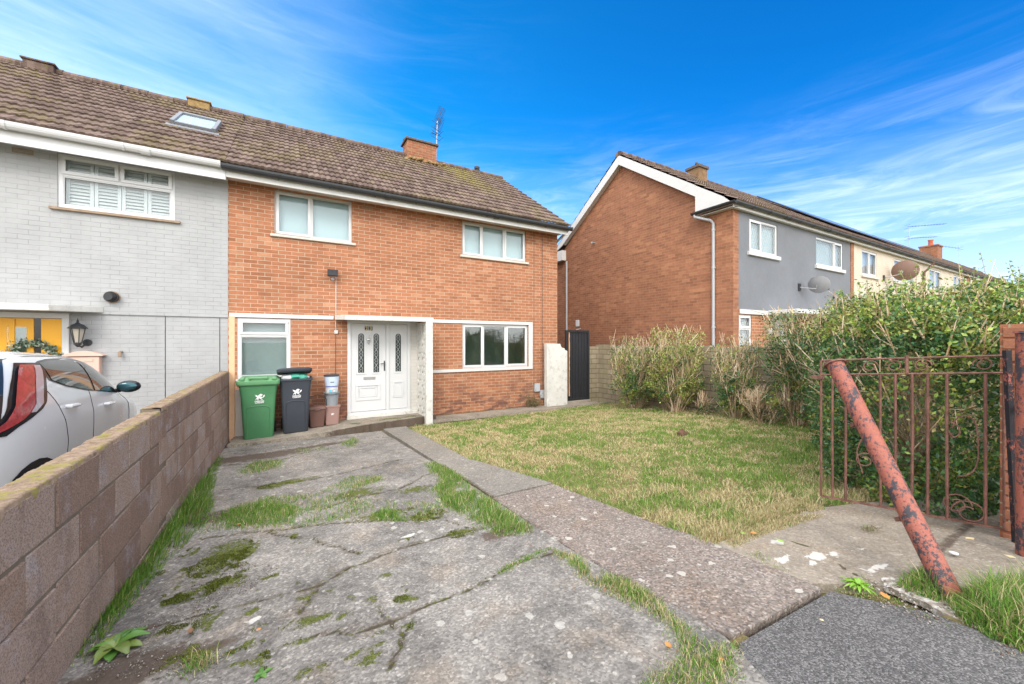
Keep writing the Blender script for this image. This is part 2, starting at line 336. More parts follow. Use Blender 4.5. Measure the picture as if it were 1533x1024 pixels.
def m_rustpaint(name, cols, bias=.5):
    b = NB(name); P = b.pos(); n = b.noise(15, 7, rough=.75, stretch=(1, 1, .45)); n2 = b.noise(55, 6, rough=.8)
    f = b.math('ADD', b.math('MULTIPLY', n, .6), b.math('MULTIPLY', n2, .4))
    c = b.mix(b.step(f, bias-.02, bias+.02), cols[0], cols[1])
    c = b.mix(b.step(b.noise(40, 5, rough=.8), .58, .66), c, cols[2]); c = b.mix(.5, c, b.ramp(b.noise(90, 3), [(.3, .6), (.7, 1.1)]), 'MULTIPLY')
    return b.fin(c, .6, b.bump(f, .7, .006), spec=.35)
M['polepaint'] = m_rustpaint('chipped_red_paint', [(.045, .042, .052), (.31, .098, .068), (.16, .075, .06)], .485)
M['blackpaint'] = m_rustpaint('chipped_black_paint', [(.02, .02, .026), (.4, .12, .09), (.04, .035, .04)], .56)
M['rust'] = m_rustpaint('rusty_iron', [(.13, .06, .045), (.2, .095, .072), (.07, .045, .04)], .5)
M['grass'] = m_attr('grass_blades', .55, .3); M['leaf'] = m_attr('leaf_clumps', .32, .15, .5); M['twig'] = m_attr('bare_twigs', .8, .0, .2)
M['drive'] = m_concrete('driveway_concrete', (.135, .126, .118), (.31, .287, .26), .55, .5, .12)
M['pathm'] = m_concrete('exposed_aggregate_path', (.2, .168, .148), (.28, .24, .212), .73, .6)
M['pathgrey'] = m_concrete('grey_path_concrete', (.19, .175, .155), (.26, .24, .21), .45, .25)
M['apron'] = m_concrete('smooth_slab_concrete', (.24, .205, .165), (.34, .295, .24), .3, .25)
M['slab'] = m_concrete('step_concrete', (.21, .18, .145), (.36, .315, .26), .35, .2)
def m_asphalt():
    b = NB('pavement_asphalt'); v = b.n.new('ShaderNodeTexVoronoi'); b.L(b.pos(), v.inputs['Vector']); v.inputs['Scale'].default_value = 170
    s = b.n.new('ShaderNodeSeparateColor'); b.L(v.outputs['Color'], s.inputs[0])
    c = b.ramp(s.outputs[0], [(0, (.06, .058, .057)), (.6, (.11, .106, .104)), (1, (.21, .2, .195))])
    c = b.mix(.5, c, b.ramp(b.noise(3, 5), [(.3, .75), (.7, 1.2)]), 'MULTIPLY')
    return b.fin(c, .85, b.bump(b.math('MULTIPLY', v.outputs['Distance'], -1.), .6, .004), spec=.25)
M['asphalt'] = m_asphalt()
def m_soil():
    b = NB('soil_and_thatch'); n = b.noise(2.2, 6, rough=.65); n2 = b.noise(30, 6, rough=.75)
    c = b.ramp(n, [(.35, (.13, .14, .045)), (.5, (.22, .19, .085)), (.65, (.3, .23, .12))])
    c = b.mix(.8, c, b.ramp(n2, [(.3, .35), (.7, 1.2)]), 'MULTIPLY')
    return b.fin(c, .95, b.bump(n2, 1., .02), spec=.1)
M['soil'] = m_soil()
M['dirt'] = m_plain('dark_soil', (.075, .055, .04), .95, .45, 12, 1.)

# ------------------------------------------------------------------ object helpers
def tag(o, label=None, cat=None, group=None, kind=None):
    if label: o['label'] = label
    if cat: o['category'] = cat
    if group: o['group'] = group
    if kind: o['kind'] = kind
    return o
WL = {}
def thing(name, loc, label, cat, group=None):
    o = bpy.data.objects.new(name, None); o.empty_display_size = .2; C.objects.link(o); o.location = loc; WL[o.name] = tuple(loc)
    return tag(o, label, cat, group)
def link(name, me, mat, parent=None, loc=None):
    o = bpy.data.objects.new(name, me); C.objects.link(o)
    if mat is not None: me.materials.append(mat)
    if parent is not None: o.parent = parent
    return o
class MB:
    def __init__(s): s.v = []; s.f = []; s.sm = []
    def add(s, vs, fs, smooth=False):
        n = len(s.v); s.v += [tuple(map(float, p)) for p in vs]; s.f += [tuple(i+n for i in f) for f in fs]; s.sm += [smooth]*len(fs); return s
    def box(s, x0, x1, y0, y1, z0, z1):
        return s.hexa([(x0, y0, z0), (x1, y0, z0), (x1, y1, z0), (x0, y1, z0), (x0, y0, z1), (x1, y0, z1), (x1, y1, z1), (x0, y1, z1)])
    def hexa(s, v): return s.add(v, [(3, 2, 1, 0), (4, 5, 6, 7), (0, 1, 5, 4), (1, 2, 6, 5), (2, 3, 7, 6), (3, 0, 4, 7)])
    def bar(s, a, b, w, h, up=(0, 0, 1)):
        a = np.array(a, float); b = np.array(b, float); d = b-a; d /= np.linalg.norm(d); r = np.cross(d, up); 
        if np.linalg.norm(r) < 1e-4: r = np.cross(d, (1, 0, 0))
        r /= np.linalg.norm(r); u = np.cross(r, d); r = r*w/2; u = u*h/2
        return s.hexa([a-r-u, a+r-u, b+r-u, b-r-u, a-r+u, a+r+u, b+r+u, b-r+u])
    def tube(s, pts, r, n=8, cap=True, smooth=True):
        pts = [np.array(p, float) for p in pts]; k = len(pts); rr = r if hasattr(r, '__len__') else [r]*k; vs = []; fs = []
        pu = None
        for i, p in enumerate(pts):
            d = pts[min(i+1, k-1)]-pts[max(i-1, 0)]; d /= np.linalg.norm(d)+1e-12
            if pu is None:
                ref = np.array((0, 0, 1.)) if abs(d[2]) < .9 else np.array((1., 0, 0)); 
            else: ref = pu
            a = np.cross(d, ref); a /= np.linalg.norm(a)+1e-12; u = np.cross(a, d); pu = u
            for j in range(n):
                t = 2*PI*j/n; vs.append(p+rr[i]*(a*math.cos(t)+u*math.sin(t)))
        for i in range(k-1):
            for j in range(n): fs.append((i*n+j, i*n+(j+1) % n, (i+1)*n+(j+1) % n, (i+1)*n+j))
        s.add(vs, fs, smooth)
        if cap: s.add([vs[j] for j in range(n)], [tuple(range(n))]); s.add([vs[(k-1)*n+j] for j in range(n)], [tuple(reversed(range(n)))])
        return s
    def lathe(s, c, prof, n=20, smooth=True, sq=None):
        vs = []; fs = []
        for (r, z) in prof:
            for j in range(n):
                t = 2*PI*j/n; vs.append((c[0]+r*math.cos(t), c[1]+r*math.sin(t), c[2]+z))
        k = len(prof)
        for i in range(k-1):
            for j in range(n): fs.append((i*n+j, i*n+(j+1) % n, (i+1)*n+(j+1) % n, (i+1)*n+j))
        s.add(vs, fs, smooth); s.add(vs[:n], [tuple(reversed(range(n)))]); s.add(vs[-n:], [tuple(range(n))]); return s
    def loft(s, rings, smooth=True, cap=True):
        n = len(rings[0]); vs = [p for r in rings for p in r]; fs = []
        for i in range(len(rings)-1):
            for j in range(n): fs.append((i*n+j, i*n+(j+1) % n, (i+1)*n+(j+1) % n, (i+1)*n+j))
        s.add(vs, fs, smooth)
        if cap: s.add(rings[0], [tuple(reversed(range(n)))]); s.add(rings[-1], [tuple(range(n))])
        return s
    def prism(s, poly, axis, a, b):
        """poly in the plane across axis, extruded from a to b"""
        def P(u, v, w): return {'x': (w, u, v), 'y': (u, w, v), 'z': (u, v, w)}[axis]
        n = len(poly); vs = [P(u, v, a) for u, v in poly]+[P(u, v, b) for u, v in poly]
        fs = [tuple(range(n)), tuple(reversed(range(n, 2*n)))]+[(i, (i+1) % n, n+(i+1) % n, n+i) for i in range(n)]
        return s.add(vs, fs)
    def sphere(s, c, r, n=10, m=6, jit=0.):
        rx, ry, rz = r if hasattr(r, '__len__') else (r, r, r); vs = []; fs = []
        for i in range(m+1):
            a = PI*i/m
            for j in range(n):
                t = 2*PI*j/n; k = 1+random.uniform(-jit, jit)
                vs.append((c[0]+rx*k*math.sin(a)*math.cos(t), c[1]+ry*k*math.sin(a)*math.sin(t), c[2]+rz*k*math.cos(a)))
        for i in range(m):
            for j in range(n): fs.append((i*n+j, (i+1)*n+j, (i+1)*n+(j+1) % n, i*n+(j+1) % n))
        return s.add(vs, fs, True)
    def build(s, name, mat, parent=None, label=None, bev=0., recalc=True):
        off = np.zeros(3)
        p = parent
        while p is not None: off += np.array(p.location); p = p.parent
        me = bpy.data.meshes.new(name); me.from_pydata([tuple(np.array(v)-off) for v in s.v], [], s.f)
        if bev or recalc:
            bm = bmesh.new(); bm.from_mesh(me); bmesh.ops.remove_doubles(bm, verts=bm.verts, dist=1e-5)
            sm = {}
            if recalc: bmesh.ops.recalc_face_normals(bm, faces=bm.faces)
            if bev: bmesh.ops.bevel(bm, geom=[e for e in bm.edges if len(e.link_faces) == 2 and e.calc_face_angle(0) > .6], offset=bev, segments=1, affect='EDGES', clamp_overlap=True)
            bm.to_mesh(me); bm.free()
        if not bev and not recalc: me.polygons.foreach_set('use_smooth', s.sm)
        elif any(s.sm):
            me.polygons.foreach_set('use_smooth', [True]*len(me.polygons))
            try: me.set_sharp_from_angle(angle=math.radians(38))
            except Exception: pass
        o = link(name, me, mat, parent)
        if label: o['label'] = label
        return o
def fastmesh(name, V, quads=None, tris=None, col=None, mat=None, parent=None, smooth=False):
    me = bpy.data.meshes.new(name); V = np.asarray(V, np.float32)
    if parent is not None:
        off = np.zeros(3); p = parent
        while p is not None: off += np.array(p.location); p = p.parent
        V = V-off.astype(np.float32)
    me.vertices.add(len(V)); me.vertices.foreach_set('co', V.ravel())
    nq = 0 if quads is None else len(quads); nt = 0 if tris is None else len(tris)
    idx = np.concatenate(([quads.ravel()] if nq else [])+([tris.ravel()] if nt else [])).astype(np.int32)
    me.loops.add(len(idx)); me.loops.foreach_set('vertex_index', idx); me.polygons.add(nq+nt)
    st = np.concatenate([np.arange(nq)*4, nq*4+np.arange(nt)*3]).astype(np.int32); me.polygons.foreach_set('loop_start', st)
    if smooth: me.polygons.foreach_set('use_smooth', np.ones(nq+nt, bool))
    if col is not None:
        a = me.color_attributes.new('Col', 'FLOAT_COLOR', 'POINT'); c = np.ones((len(V), 4), np.float32); c[:, :3] = col; a.data.foreach_set('color', c.ravel())
    me.update(calc_edges=True); me.validate()
    return link(name, me, mat, parent)
def text_mesh(s, size, mat, name, parent, org, ux=(1, 0, 0), uz=(0, 0, 1), depth=.002, align='CENTER', bold=0.):
    cu = bpy.data.curves.new('t', 'FONT'); cu.body = s; cu.size = size; cu.extrude = depth; cu.align_x = align; cu.offset = bold; cu.resolution_u = 3
    o = bpy.data.objects.new('t', cu); me = bpy.data.meshes.new_from_object(o); bpy.data.objects.remove(o)
    ux = np.array(ux, float); uz = np.array(uz, float); n = np.cross(ux, uz)
    vs = [np.array(org)+ux*v.co.x+uz*v.co.y+n*v.co.z for v in me.vertices]; fs = [tuple(p.vertices) for p in me.polygons]
    m = MB().add(vs, fs); bpy.data.meshes.remove(me); return m.build(name, mat, parent)
def copy_tree(o, parent=None):
    c = o.copy(); C.objects.link(c)
    if parent is not None: c.parent = parent
    for ch in list(o.children): copy_tree(ch, c)
    return c

# ------------------------------------------------------------------ world and light
def make_world():
    w = bpy.data.worlds.new('World'); bpy.context.scene.world = w; w.use_nodes = True; t = w.node_tree; n = t.nodes; n.clear()
    out = n.new('ShaderNodeOutputWorld'); bg = n.new('ShaderNodeBackground'); t.links.new(bg.outputs[0], out.inputs[0])
    sky = n.new('ShaderNodeTexSky'); sky.sky_type = 'NISHITA'; sky.sun_disc = False
    s = np.array(SUN); s = s/np.linalg.norm(s)
    sky.sun_elevation = math.asin(s[2]); sky.sun_rotation = math.atan2(s[0], s[1]); sky.air_density = 1.; sky.dust_density = .6; sky.ozone_density = 1.5
    class W(NB):
        def __init__(q): q.t = t; q.n = n; q._pos = None
    b = W(); tc = n.new('ShaderNodeTexCoord').outputs['Generated']; sp = n.new('ShaderNodeSeparateXYZ'); b.L(tc, sp.inputs[0])
    z = sp.outputs[2]; x = sp.outputs[0]
    hs = n.new('ShaderNodeHueSaturation'); b.L(sky.outputs[0], hs.inputs['Color']); hs.inputs['Saturation'].default_value = 1.3; hs.inputs['Hue'].default_value = .5
    blue = b.mix(1., hs.outputs[0], b.mix(b.step(z, .0, .35), (1.15, .93, 1.06), (.08, .92, 1.22)), 'MULTIPLY')
    blue = b.mix(1., blue, b.mix(b.step(x, -.2, .95), (1.8, 1.55, 1.4), (.62, .82, .98)), 'MULTIPLY')
    # wisps: long thin streaks, lying nearly level
    mp = n.new('ShaderNodeMapping'); b.L(tc, mp.inputs['Vector']); mp.inputs['Scale'].default_value = (1.2, 1.2, 8.5); mp.inputs['Rotation'].default_value = (.1, -.12, 0)
    st = b.noise(3.2, 9, v=mp.outputs[0], rough=.66, dist=1.1); st2 = b.noise(1.15, 6, v=mp.outputs[0], rough=.55, dist=.4)
    big = b.noise(1.7, 4, v=tc, rough=.5, dist=.3)
    lowm = b.step(z, .52, .08); left = b.step(x, .55, -.25)
    amt = b.math('ADD', b.math('MULTIPLY', lowm, .85), b.math('MULTIPLY', left, .12), clamp=True)
    f1 = b.math('MULTIPLY', b.step(st, .38, .82), b.math('MULTIPLY', amt, b.step(big, .25, .48)))
    soft = b.math('ADD', b.math('MULTIPLY', b.math('MULTIPLY', b.step(z, .5, .12), b.step(st2, .25, .65)), b.math('ADD', .55, b.math('MULTIPLY', left, .55))), b.math('MULTIPLY', b.math('MULTIPLY', b.step(x, .25, -.3), b.step(st2, .15, .7)), .7))
    f = b.math('ADD', b.math('MULTIPLY', f1, .85), b.math('MULTIPLY', soft, .75), clamp=True)
    hz = b.math('MULTIPLY', b.step(z, .4, .0), .55); f = b.math('MAXIMUM', f, hz)
    f = b.math('MINIMUM', f, .9)
    # unseen white cloud added behind the camera and overhead, for neutral fill light
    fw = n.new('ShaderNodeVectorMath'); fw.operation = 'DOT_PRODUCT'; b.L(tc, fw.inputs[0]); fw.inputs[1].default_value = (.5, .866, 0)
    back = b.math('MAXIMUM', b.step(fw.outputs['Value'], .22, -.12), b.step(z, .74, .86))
    col = b.mix(b.math('MULTIPLY', back, .92), b.mix(f, blue, CLOUD), BACK_FILL); b.L(col, bg.inputs[0]); bg.inputs[1].default_value = SKYS
SUN = (-.42, -.72, .62); SKYS = .12; CLOUD = (6.2, 7.2, 9.2); BACK_FILL = (15.5, 15.4, 15.3)
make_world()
ld = bpy.data.lights.new('sun', 'SUN'); ld.energy = 1.15; ld.angle = math.radians(18); ld.color = (1, .93, .84)
lo = bpy.data.objects.new('sun', ld); C.objects.link(lo)
from mathutils import Vector
lo.rotation_euler = Vector(SUN).to_track_quat('Z', 'Y').to_euler(); lo.location = (-6, -10, 12)
cd = bpy.data.cameras.new('camera'); cam = bpy.data.objects.new('camera', cd); C.objects.link(cam); bpy.context.scene.camera = cam
cam.location = (0, 0, H); cam.rotation_euler = (PI/2, 0, -math.radians(30)); cd.sensor_width = 36; cd.lens = F/1533*36; cd.clip_start = .05; cd.clip_end = 3000
sc = bpy.context.scene; sc.view_settings.view_transform = 'Standard'; sc.view_settings.look = 'None'; sc.view_settings.exposure = 0.8
sc.view_settings.gamma = 1

# ------------------------------------------------------------------ the ground and its paved sheets
def ground():
    xs = np.unique(np.concatenate([np.arange(-10, 20.1, .5), [-600, -200, -60, -25, 30, 50, 90, 200, 600]]))
    ys = np.unique(np.concatenate([np.arange(-3, 14.1, .5), [-.3, -600, -200, -60, -20, -8, 20, 30, 60, 200, 600]]))
    X, Y = np.meshgrid(xs, ys); Z = gza(X, Y)-.04; V = np.stack([X.ravel(), Y.ravel(), Z.ravel()], 1)
    nx = len(xs); q = [(j*nx+i, j*nx+i+1, (j+1)*nx+i+1, (j+1)*nx+i) for j in range(len(ys)-1) for i in range(nx-1)]
    o = fastmesh('ground', V, quads=np.array(q), mat=M['soil']); tag(o, kind='structure')
ground()
def clip_poly(bm, poly):
    c = np.mean([p[:2] for p in poly], 0)
    for i in range(len(poly)):
        a = np.array(poly[i][:2], float); b = np.array(poly[(i+1) % len(poly)][:2], float); d = b-a; n = np.array([d[1], -d[0]]); n /= np.linalg.norm(n)
        if np.dot(n, c-a) > 0: n = -n
        bmesh.ops.bisect_plane(bm, geom=bm.verts[:]+bm.edges[:]+bm.faces[:], plane_co=(a[0], a[1], 0), plane_no=(n[0], n[1], 0), clear_outer=True)
def sheet(name, poly, step, dz, mat, zf=None, masks=None, skirt=.06, und=.006, edge_noise=0.):
    """a convex slab that follows the slope of the plot; masks are fields baked for its stains"""
    x0 = min(p[0] for p in poly)-step; x1 = max(p[0] for p in poly)+step; y0 = min(p[1] for p in poly)-step; y1 = max(p[1] for p in poly)+step
    nx = int((x1-x0)/step)+2; ny = int((y1-y0)/step)+2; bm = bmesh.new()
    vs = [[bm.verts.new((x0+i*step, y0+j*step, 0)) for i in range(nx)] for j in range(ny)]
    for j in range(ny-1):
        for i in range(nx-1): bm.faces.new((vs[j][i], vs[j][i+1], vs[j+1][i+1], vs[j+1][i]))
    clip_poly(bm, poly)
    be = [e for e in bm.edges if len(e.link_faces) == 1]
    r = bmesh.ops.extrude_edge_only(bm, edges=be); low = {v for v in r['geom'] if isinstance(v, bmesh.types.BMVert)}
    bm.verts.ensure_lookup_table(); bm.verts.index_update()
    co = np.array([v.co[:] for v in bm.verts]); isl = np.array([v in low for v in bm.verts])
    bx, by = co[:, 0].copy(), co[:, 1].copy()
    if edge_noise:
        bx += (fbm(co[:, 0], co[:, 1], 9, 3)-.5)*edge_noise; by += (fbm(co[:, 0], co[:, 1], 9, 8)-.5)*edge_noise
    z = (gza(co[:, 0], co[:, 1])+dz if zf is None else zf(co[:, 0], co[:, 1]))+(fbm(co[:, 0], co[:, 1], 2.2, 5)-.5)*und*2
    mk = {k: f(co[:, 0], co[:, 1]) for k, f in (masks or {}).items()}
    if 'crack' in mk: z = z-np.clip(mk['crack'], 0, 1)*.008
    if 'moss' in mk: z = z+np.clip(mk['moss'], 0, 1)*.006
    z = z-isl*skirt
    for v, a, b_, c in zip(bm.verts, bx, by, z): v.co = (a, b_, c)
    bmesh.ops.recalc_face_normals(bm, faces=bm.faces)
    if sum(f.normal.z*f.calc_area() for f in bm.faces) < 0: bmesh.ops.reverse_faces(bm, faces=bm.faces)
    me = bpy.data.meshes.new(name); bm.to_mesh(me); bm.free()
    for k in ('crack', 'moss', 'dirt', 'white'):
        a = me.attributes.new(k, 'FLOAT', 'POINT'); a.data.foreach_set('value', (mk[k] if k in mk else np.zeros(len(co))).astype(np.float32))
    return tag(link(name, me, mat), kind='structure')
G = gnd
def PL(*pts): return [G(*p) for p in pts]
cracks = [PL((205, 950), (220, 941), (291, 926), (343, 913), (402, 902), (448, 889), (487, 876), (526, 853), (575, 833), (624, 815), (689, 799), (745, 790), (800, 800)),
          PL((400, 800), (467, 809), (487, 820), (513, 827), (540, 832)), PL((673, 895), (617, 921), (575, 938), (526, 951), (470, 957)),
          PL((487, 876), (477, 882), (461, 902), (448, 921)), PL((298, 809), (363, 801), (409, 797), (467, 788), (542, 784), (657, 778), (689, 788)),
          PL((830, 828), (770, 850), (735, 872), (690, 890)), PL((660, 700), (600, 735), (540, 745), (480, 765)), PL((335, 735), (400, 728), (470, 720), (600, 690)),
          PL((560, 905), (600, 960), (590, 1010)), PL((320, 700), (420, 690), (520, 660), (640, 650))]
def ell(px, py, rx, ry): return (*G(px, py), rx, ry)
def blob(x, y, els):
    r = np.zeros(np.shape(x)); x = x+(fbm(x, y, 9, 31)-.5)*.16; y = y+(fbm(x, y, 9, 37)-.5)*.16
    for (cx, cy, rx, ry) in els: r = np.maximum(r, 1.0-np.sqrt(((x-cx)/rx)**2+((y-cy)/ry)**2)*.62)
    return np.clip(r, 0, 1)
moss_e = [ell(345, 830, .17, .22), ell(320, 850, .15, .16), ell(335, 876, .13, .09), ell(290, 893, .16, .07), ell(470, 932, .09, .05), ell(516, 925, .05, .04), ell(640, 775, .2, .12),
          ell(285, 985, .1, .06), ell(300, 940, .05, .08), ell(520, 990, .05, .03), ell(560, 1000, .06, .03), ell(470, 1010, .05, .04), ell(400, 985, .05, .03), ell(440, 965, .04, .03), ell(690, 800, .12, .08), ell(570, 775, .3, .1), ell(430, 725, .3, .12), ell(540, 740, .25, .14), ell(620, 735, .2, .1)]
dirt_e = [ell(400, 682, .6, .3), ell(360, 688, .4, .28), ell(230, 1000, .35, .1), ell(350, 770, .5, .2), ell(160, 1015, .3, .12), ell(480, 668, .6, .12), ell(760, 795, .3, .1)]
moss_e += [(*G(random.uniform(230, 620), random.uniform(800, 1020)), random.uniform(.015, .06), random.uniform(.01, .04)) for _ in range(60)]
white_e = [ell(375, 940, .035, .03), ell(660, 750, .05, .05), ell(618, 804, .06, .025), ell(1000, 905, .02, .02)]
white_0 = [ell(375, 940, .055, .05), ell(622, 940, .035, .03), ell(660, 750, .09, .09), ell(618, 804, .12, .05), ell(580, 880, .05, .05), ell(1000, 905, .03, .03), ell(480, 845, .07, .04), ell(800, 990, .03, .02), ell(735, 830, .05, .03)]
def crackf(w, pls):
    def f(x, y):
        xx = x+(fbm(x, y, 7, 1)-.5)*.07; yy = y+(fbm(x, y, 7, 2)-.5)*.07; d = np.full(np.shape(x), 9.)
        for p in pls: d = np.minimum(d, pdist(xx, yy, p))
        return np.clip(1.25-d/w, 0, 1)
    return f
DRV = [(-.84, .9), (1.46, .62), (1.70, 1.1), (1.66, 3.2), (1.64, 7.75), (-.84, 7.75)]
sheet('driveway', DRV, .025, .012, M['drive'], masks={'crack': crackf(.011, cracks), 'moss': lambda x, y: np.maximum(blob(x, y, moss_e), .42*crackf(.05, cracks)(x, y)), 'dirt': lambda x, y: np.maximum(blob(x, y, dirt_e), .5*crackf(.06, cracks)(x, y)), 'white': lambda x, y: blob(x, y, white_e)}, und=.014)
a1, a2 = G(737, 748), G(828, 727)
sheet('garden_path', [(1.66, 1.0), (2.38, .95), (2.46, 1.7), a2, a1], .03, .016, M['pathm'], masks={'dirt': lambda x, y: np.clip(1.1-np.abs(x-1.66)/.1, 0, 1)*.5})
sheet('garden_path', [(a1[0], a1[1]+.012), (a2[0], a2[1]+.012), (2.06, 4.6), (1.66, 4.6)], .04, .026, M['pathgrey'], masks={'dirt': lambda x, y: np.clip(1.1-np.abs(x-1.66)/.1, 0, 1)*.6})
sheet('garden_path', [(1.66, 4.62), (2.05, 4.62), (2.1, 7.9), (1.66, 7.9)], .05, .02, M['pathgrey'])
ap_w = [ell(1225, 835, .09, .05), ell(1245, 830, .06, .04), ell(1310, 850, .1, .03), ell(1180, 840, .06, .03), ell(1225, 850, .04, .02), ell(1280, 822, .05, .02), ell(1330, 870, .05, .02), ell(1160, 812, .04, .03)]
sheet('gate_slab', [(2.36, 1.05), (2.9, .59), (3.3, .25), (4.6, -.4), (5.2, .8), (3.6, 1.5), (2.46, 1.58)], .03, .008, M['apron'], masks={'crack': crackf(.007, [PL((1180, 812), (1240, 830), (1290, 868), (1310, 880))]), 'moss': lambda x, y: .5*crackf(.02, [PL((1180, 812), (1240, 830), (1290, 868), (1310, 880))])(x, y), 'white': lambda x, y: blob(x, y, ap_w), 'dirt': lambda x, y: np.clip(.7-np.abs(y-.75)/.1, 0, 1)})
sheet('pavement', [(1.66, .96), (2.39, .915), (2.53, .6), (2.5, .2), (2.2, -1.5), (-1, -3), (-1.5, -2.), (1.42, .8)], .08, .013, M['asphalt'], und=.004)
sheet('front_path', [(2.72, 7.72), (7.0, 8.12), (8.0, 8.1), (8.0, 8.84), (2.72, 8.84)], .06, .035, M['slab'], masks={'crack': crackf(.014, [[(3.9, 7.7), (3.95, 8.84)], [(5.2, 7.7), (5.2, 8.84)], [(6.4, 7.7), (6.4, 8.84)], [(2.7, 8.8), (7, 8.8)]]), 'moss': lambda x, y: np.clip(.75-np.abs(y-8.8)/.12, 0, 1), 'dirt': lambda x, y: np.clip(.75-np.abs(y-8.82)/.1, 0, 1)})
sheet('door_step', [(-.8, 7.5), (1.0, 7.92), (2.85, 8.1), (2.9, 8.84), (-.8, 8.84)], .05, 0, M['slab'], zf=lambda x, y: .085+.055*np.clip((x+.2)/1.6, 0, 1), skirt=.16, edge_noise=.1, und=.01, masks={'moss': lambda x, y: np.maximum(blob(x, y, [(1.95, 8.4, .4, .1), (1.2, 8.3, .2, .08), (2.4, 8.45, .2, .1)]), np.clip(.45-np.abs(y-7.75)/.3, 0, 1)), 'dirt': lambda x, y: np.clip(.75-(y-(7.5+.24*np.clip(x+.8, 0, 9)))/.12, 0, 1)})
sheet('neighbour_driveway', [(-7, 1.0), (-.98, 1.0), (-.98, 8.84), (-7, 8.84)], .3, .01, M['drive'])

# ------------------------------------------------------------------ walls with openings
def wall_xz(m, x0, x1, z0, z1, y, th, holes, top=None):
    """front at y, body reaching back to y+th; holes (x0,x1,z0,z1) get reveals"""
    xs = sorted({x0, x1, *[h[0] for h in holes], *[h[1] for h in holes]}); zs = sorted({z0, z1, *[h[2] for h in holes], *[h[3] for h in holes]})
    inh = lambda x, z: any(h[0] < x < h[1] and h[2] < z < h[3] for h in holes)
    for i in range(len(xs)-1):
        for j in range(len(zs)-1):
            if inh((xs[i]+xs[i+1])/2, (zs[j]+zs[j+1])/2): continue
            a, b, c, d = xs[i], xs[i+1], zs[j], zs[j+1]
            m.add([(a, y, c), (b, y, c), (b, y, d), (a, y, d)], [(0, 1, 2, 3)]); m.add([(a, y+th, c), (b, y+th, c), (b, y+th, d), (a, y+th, d)], [(3, 2, 1, 0)])
    for (a, b, c, d) in holes+[(x0, x1, z0, z1)]:
        m.add([(a, y, c), (a, y+th, c), (a, y+th, d), (a, y, d)], [(0, 1, 2, 3)]); m.add([(b, y, c), (b, y+th, c), (b, y+th, d), (b, y, d)], [(3, 2, 1, 0)])
        m.add([(a, y, c), (b, y, c), (b, y+th, c), (a, y+th, c)], [(0, 1, 2, 3)]); m.add([(a, y, d), (b, y, d), (b, y+th, d), (a, y+th, d)], [(3, 2, 1, 0)])
def frame_xz(m, x0, x1, z0, z1, y0, y1, w):
    m.box(x0, x1, y0, y1, z0, z0+w).box(x0, x1, y0, y1, z1-w, z1).box(x0, x0+w, y0, y1, z0+w, z1-w).box(x1-w, x1, y0, y1, z0+w, z1-w)
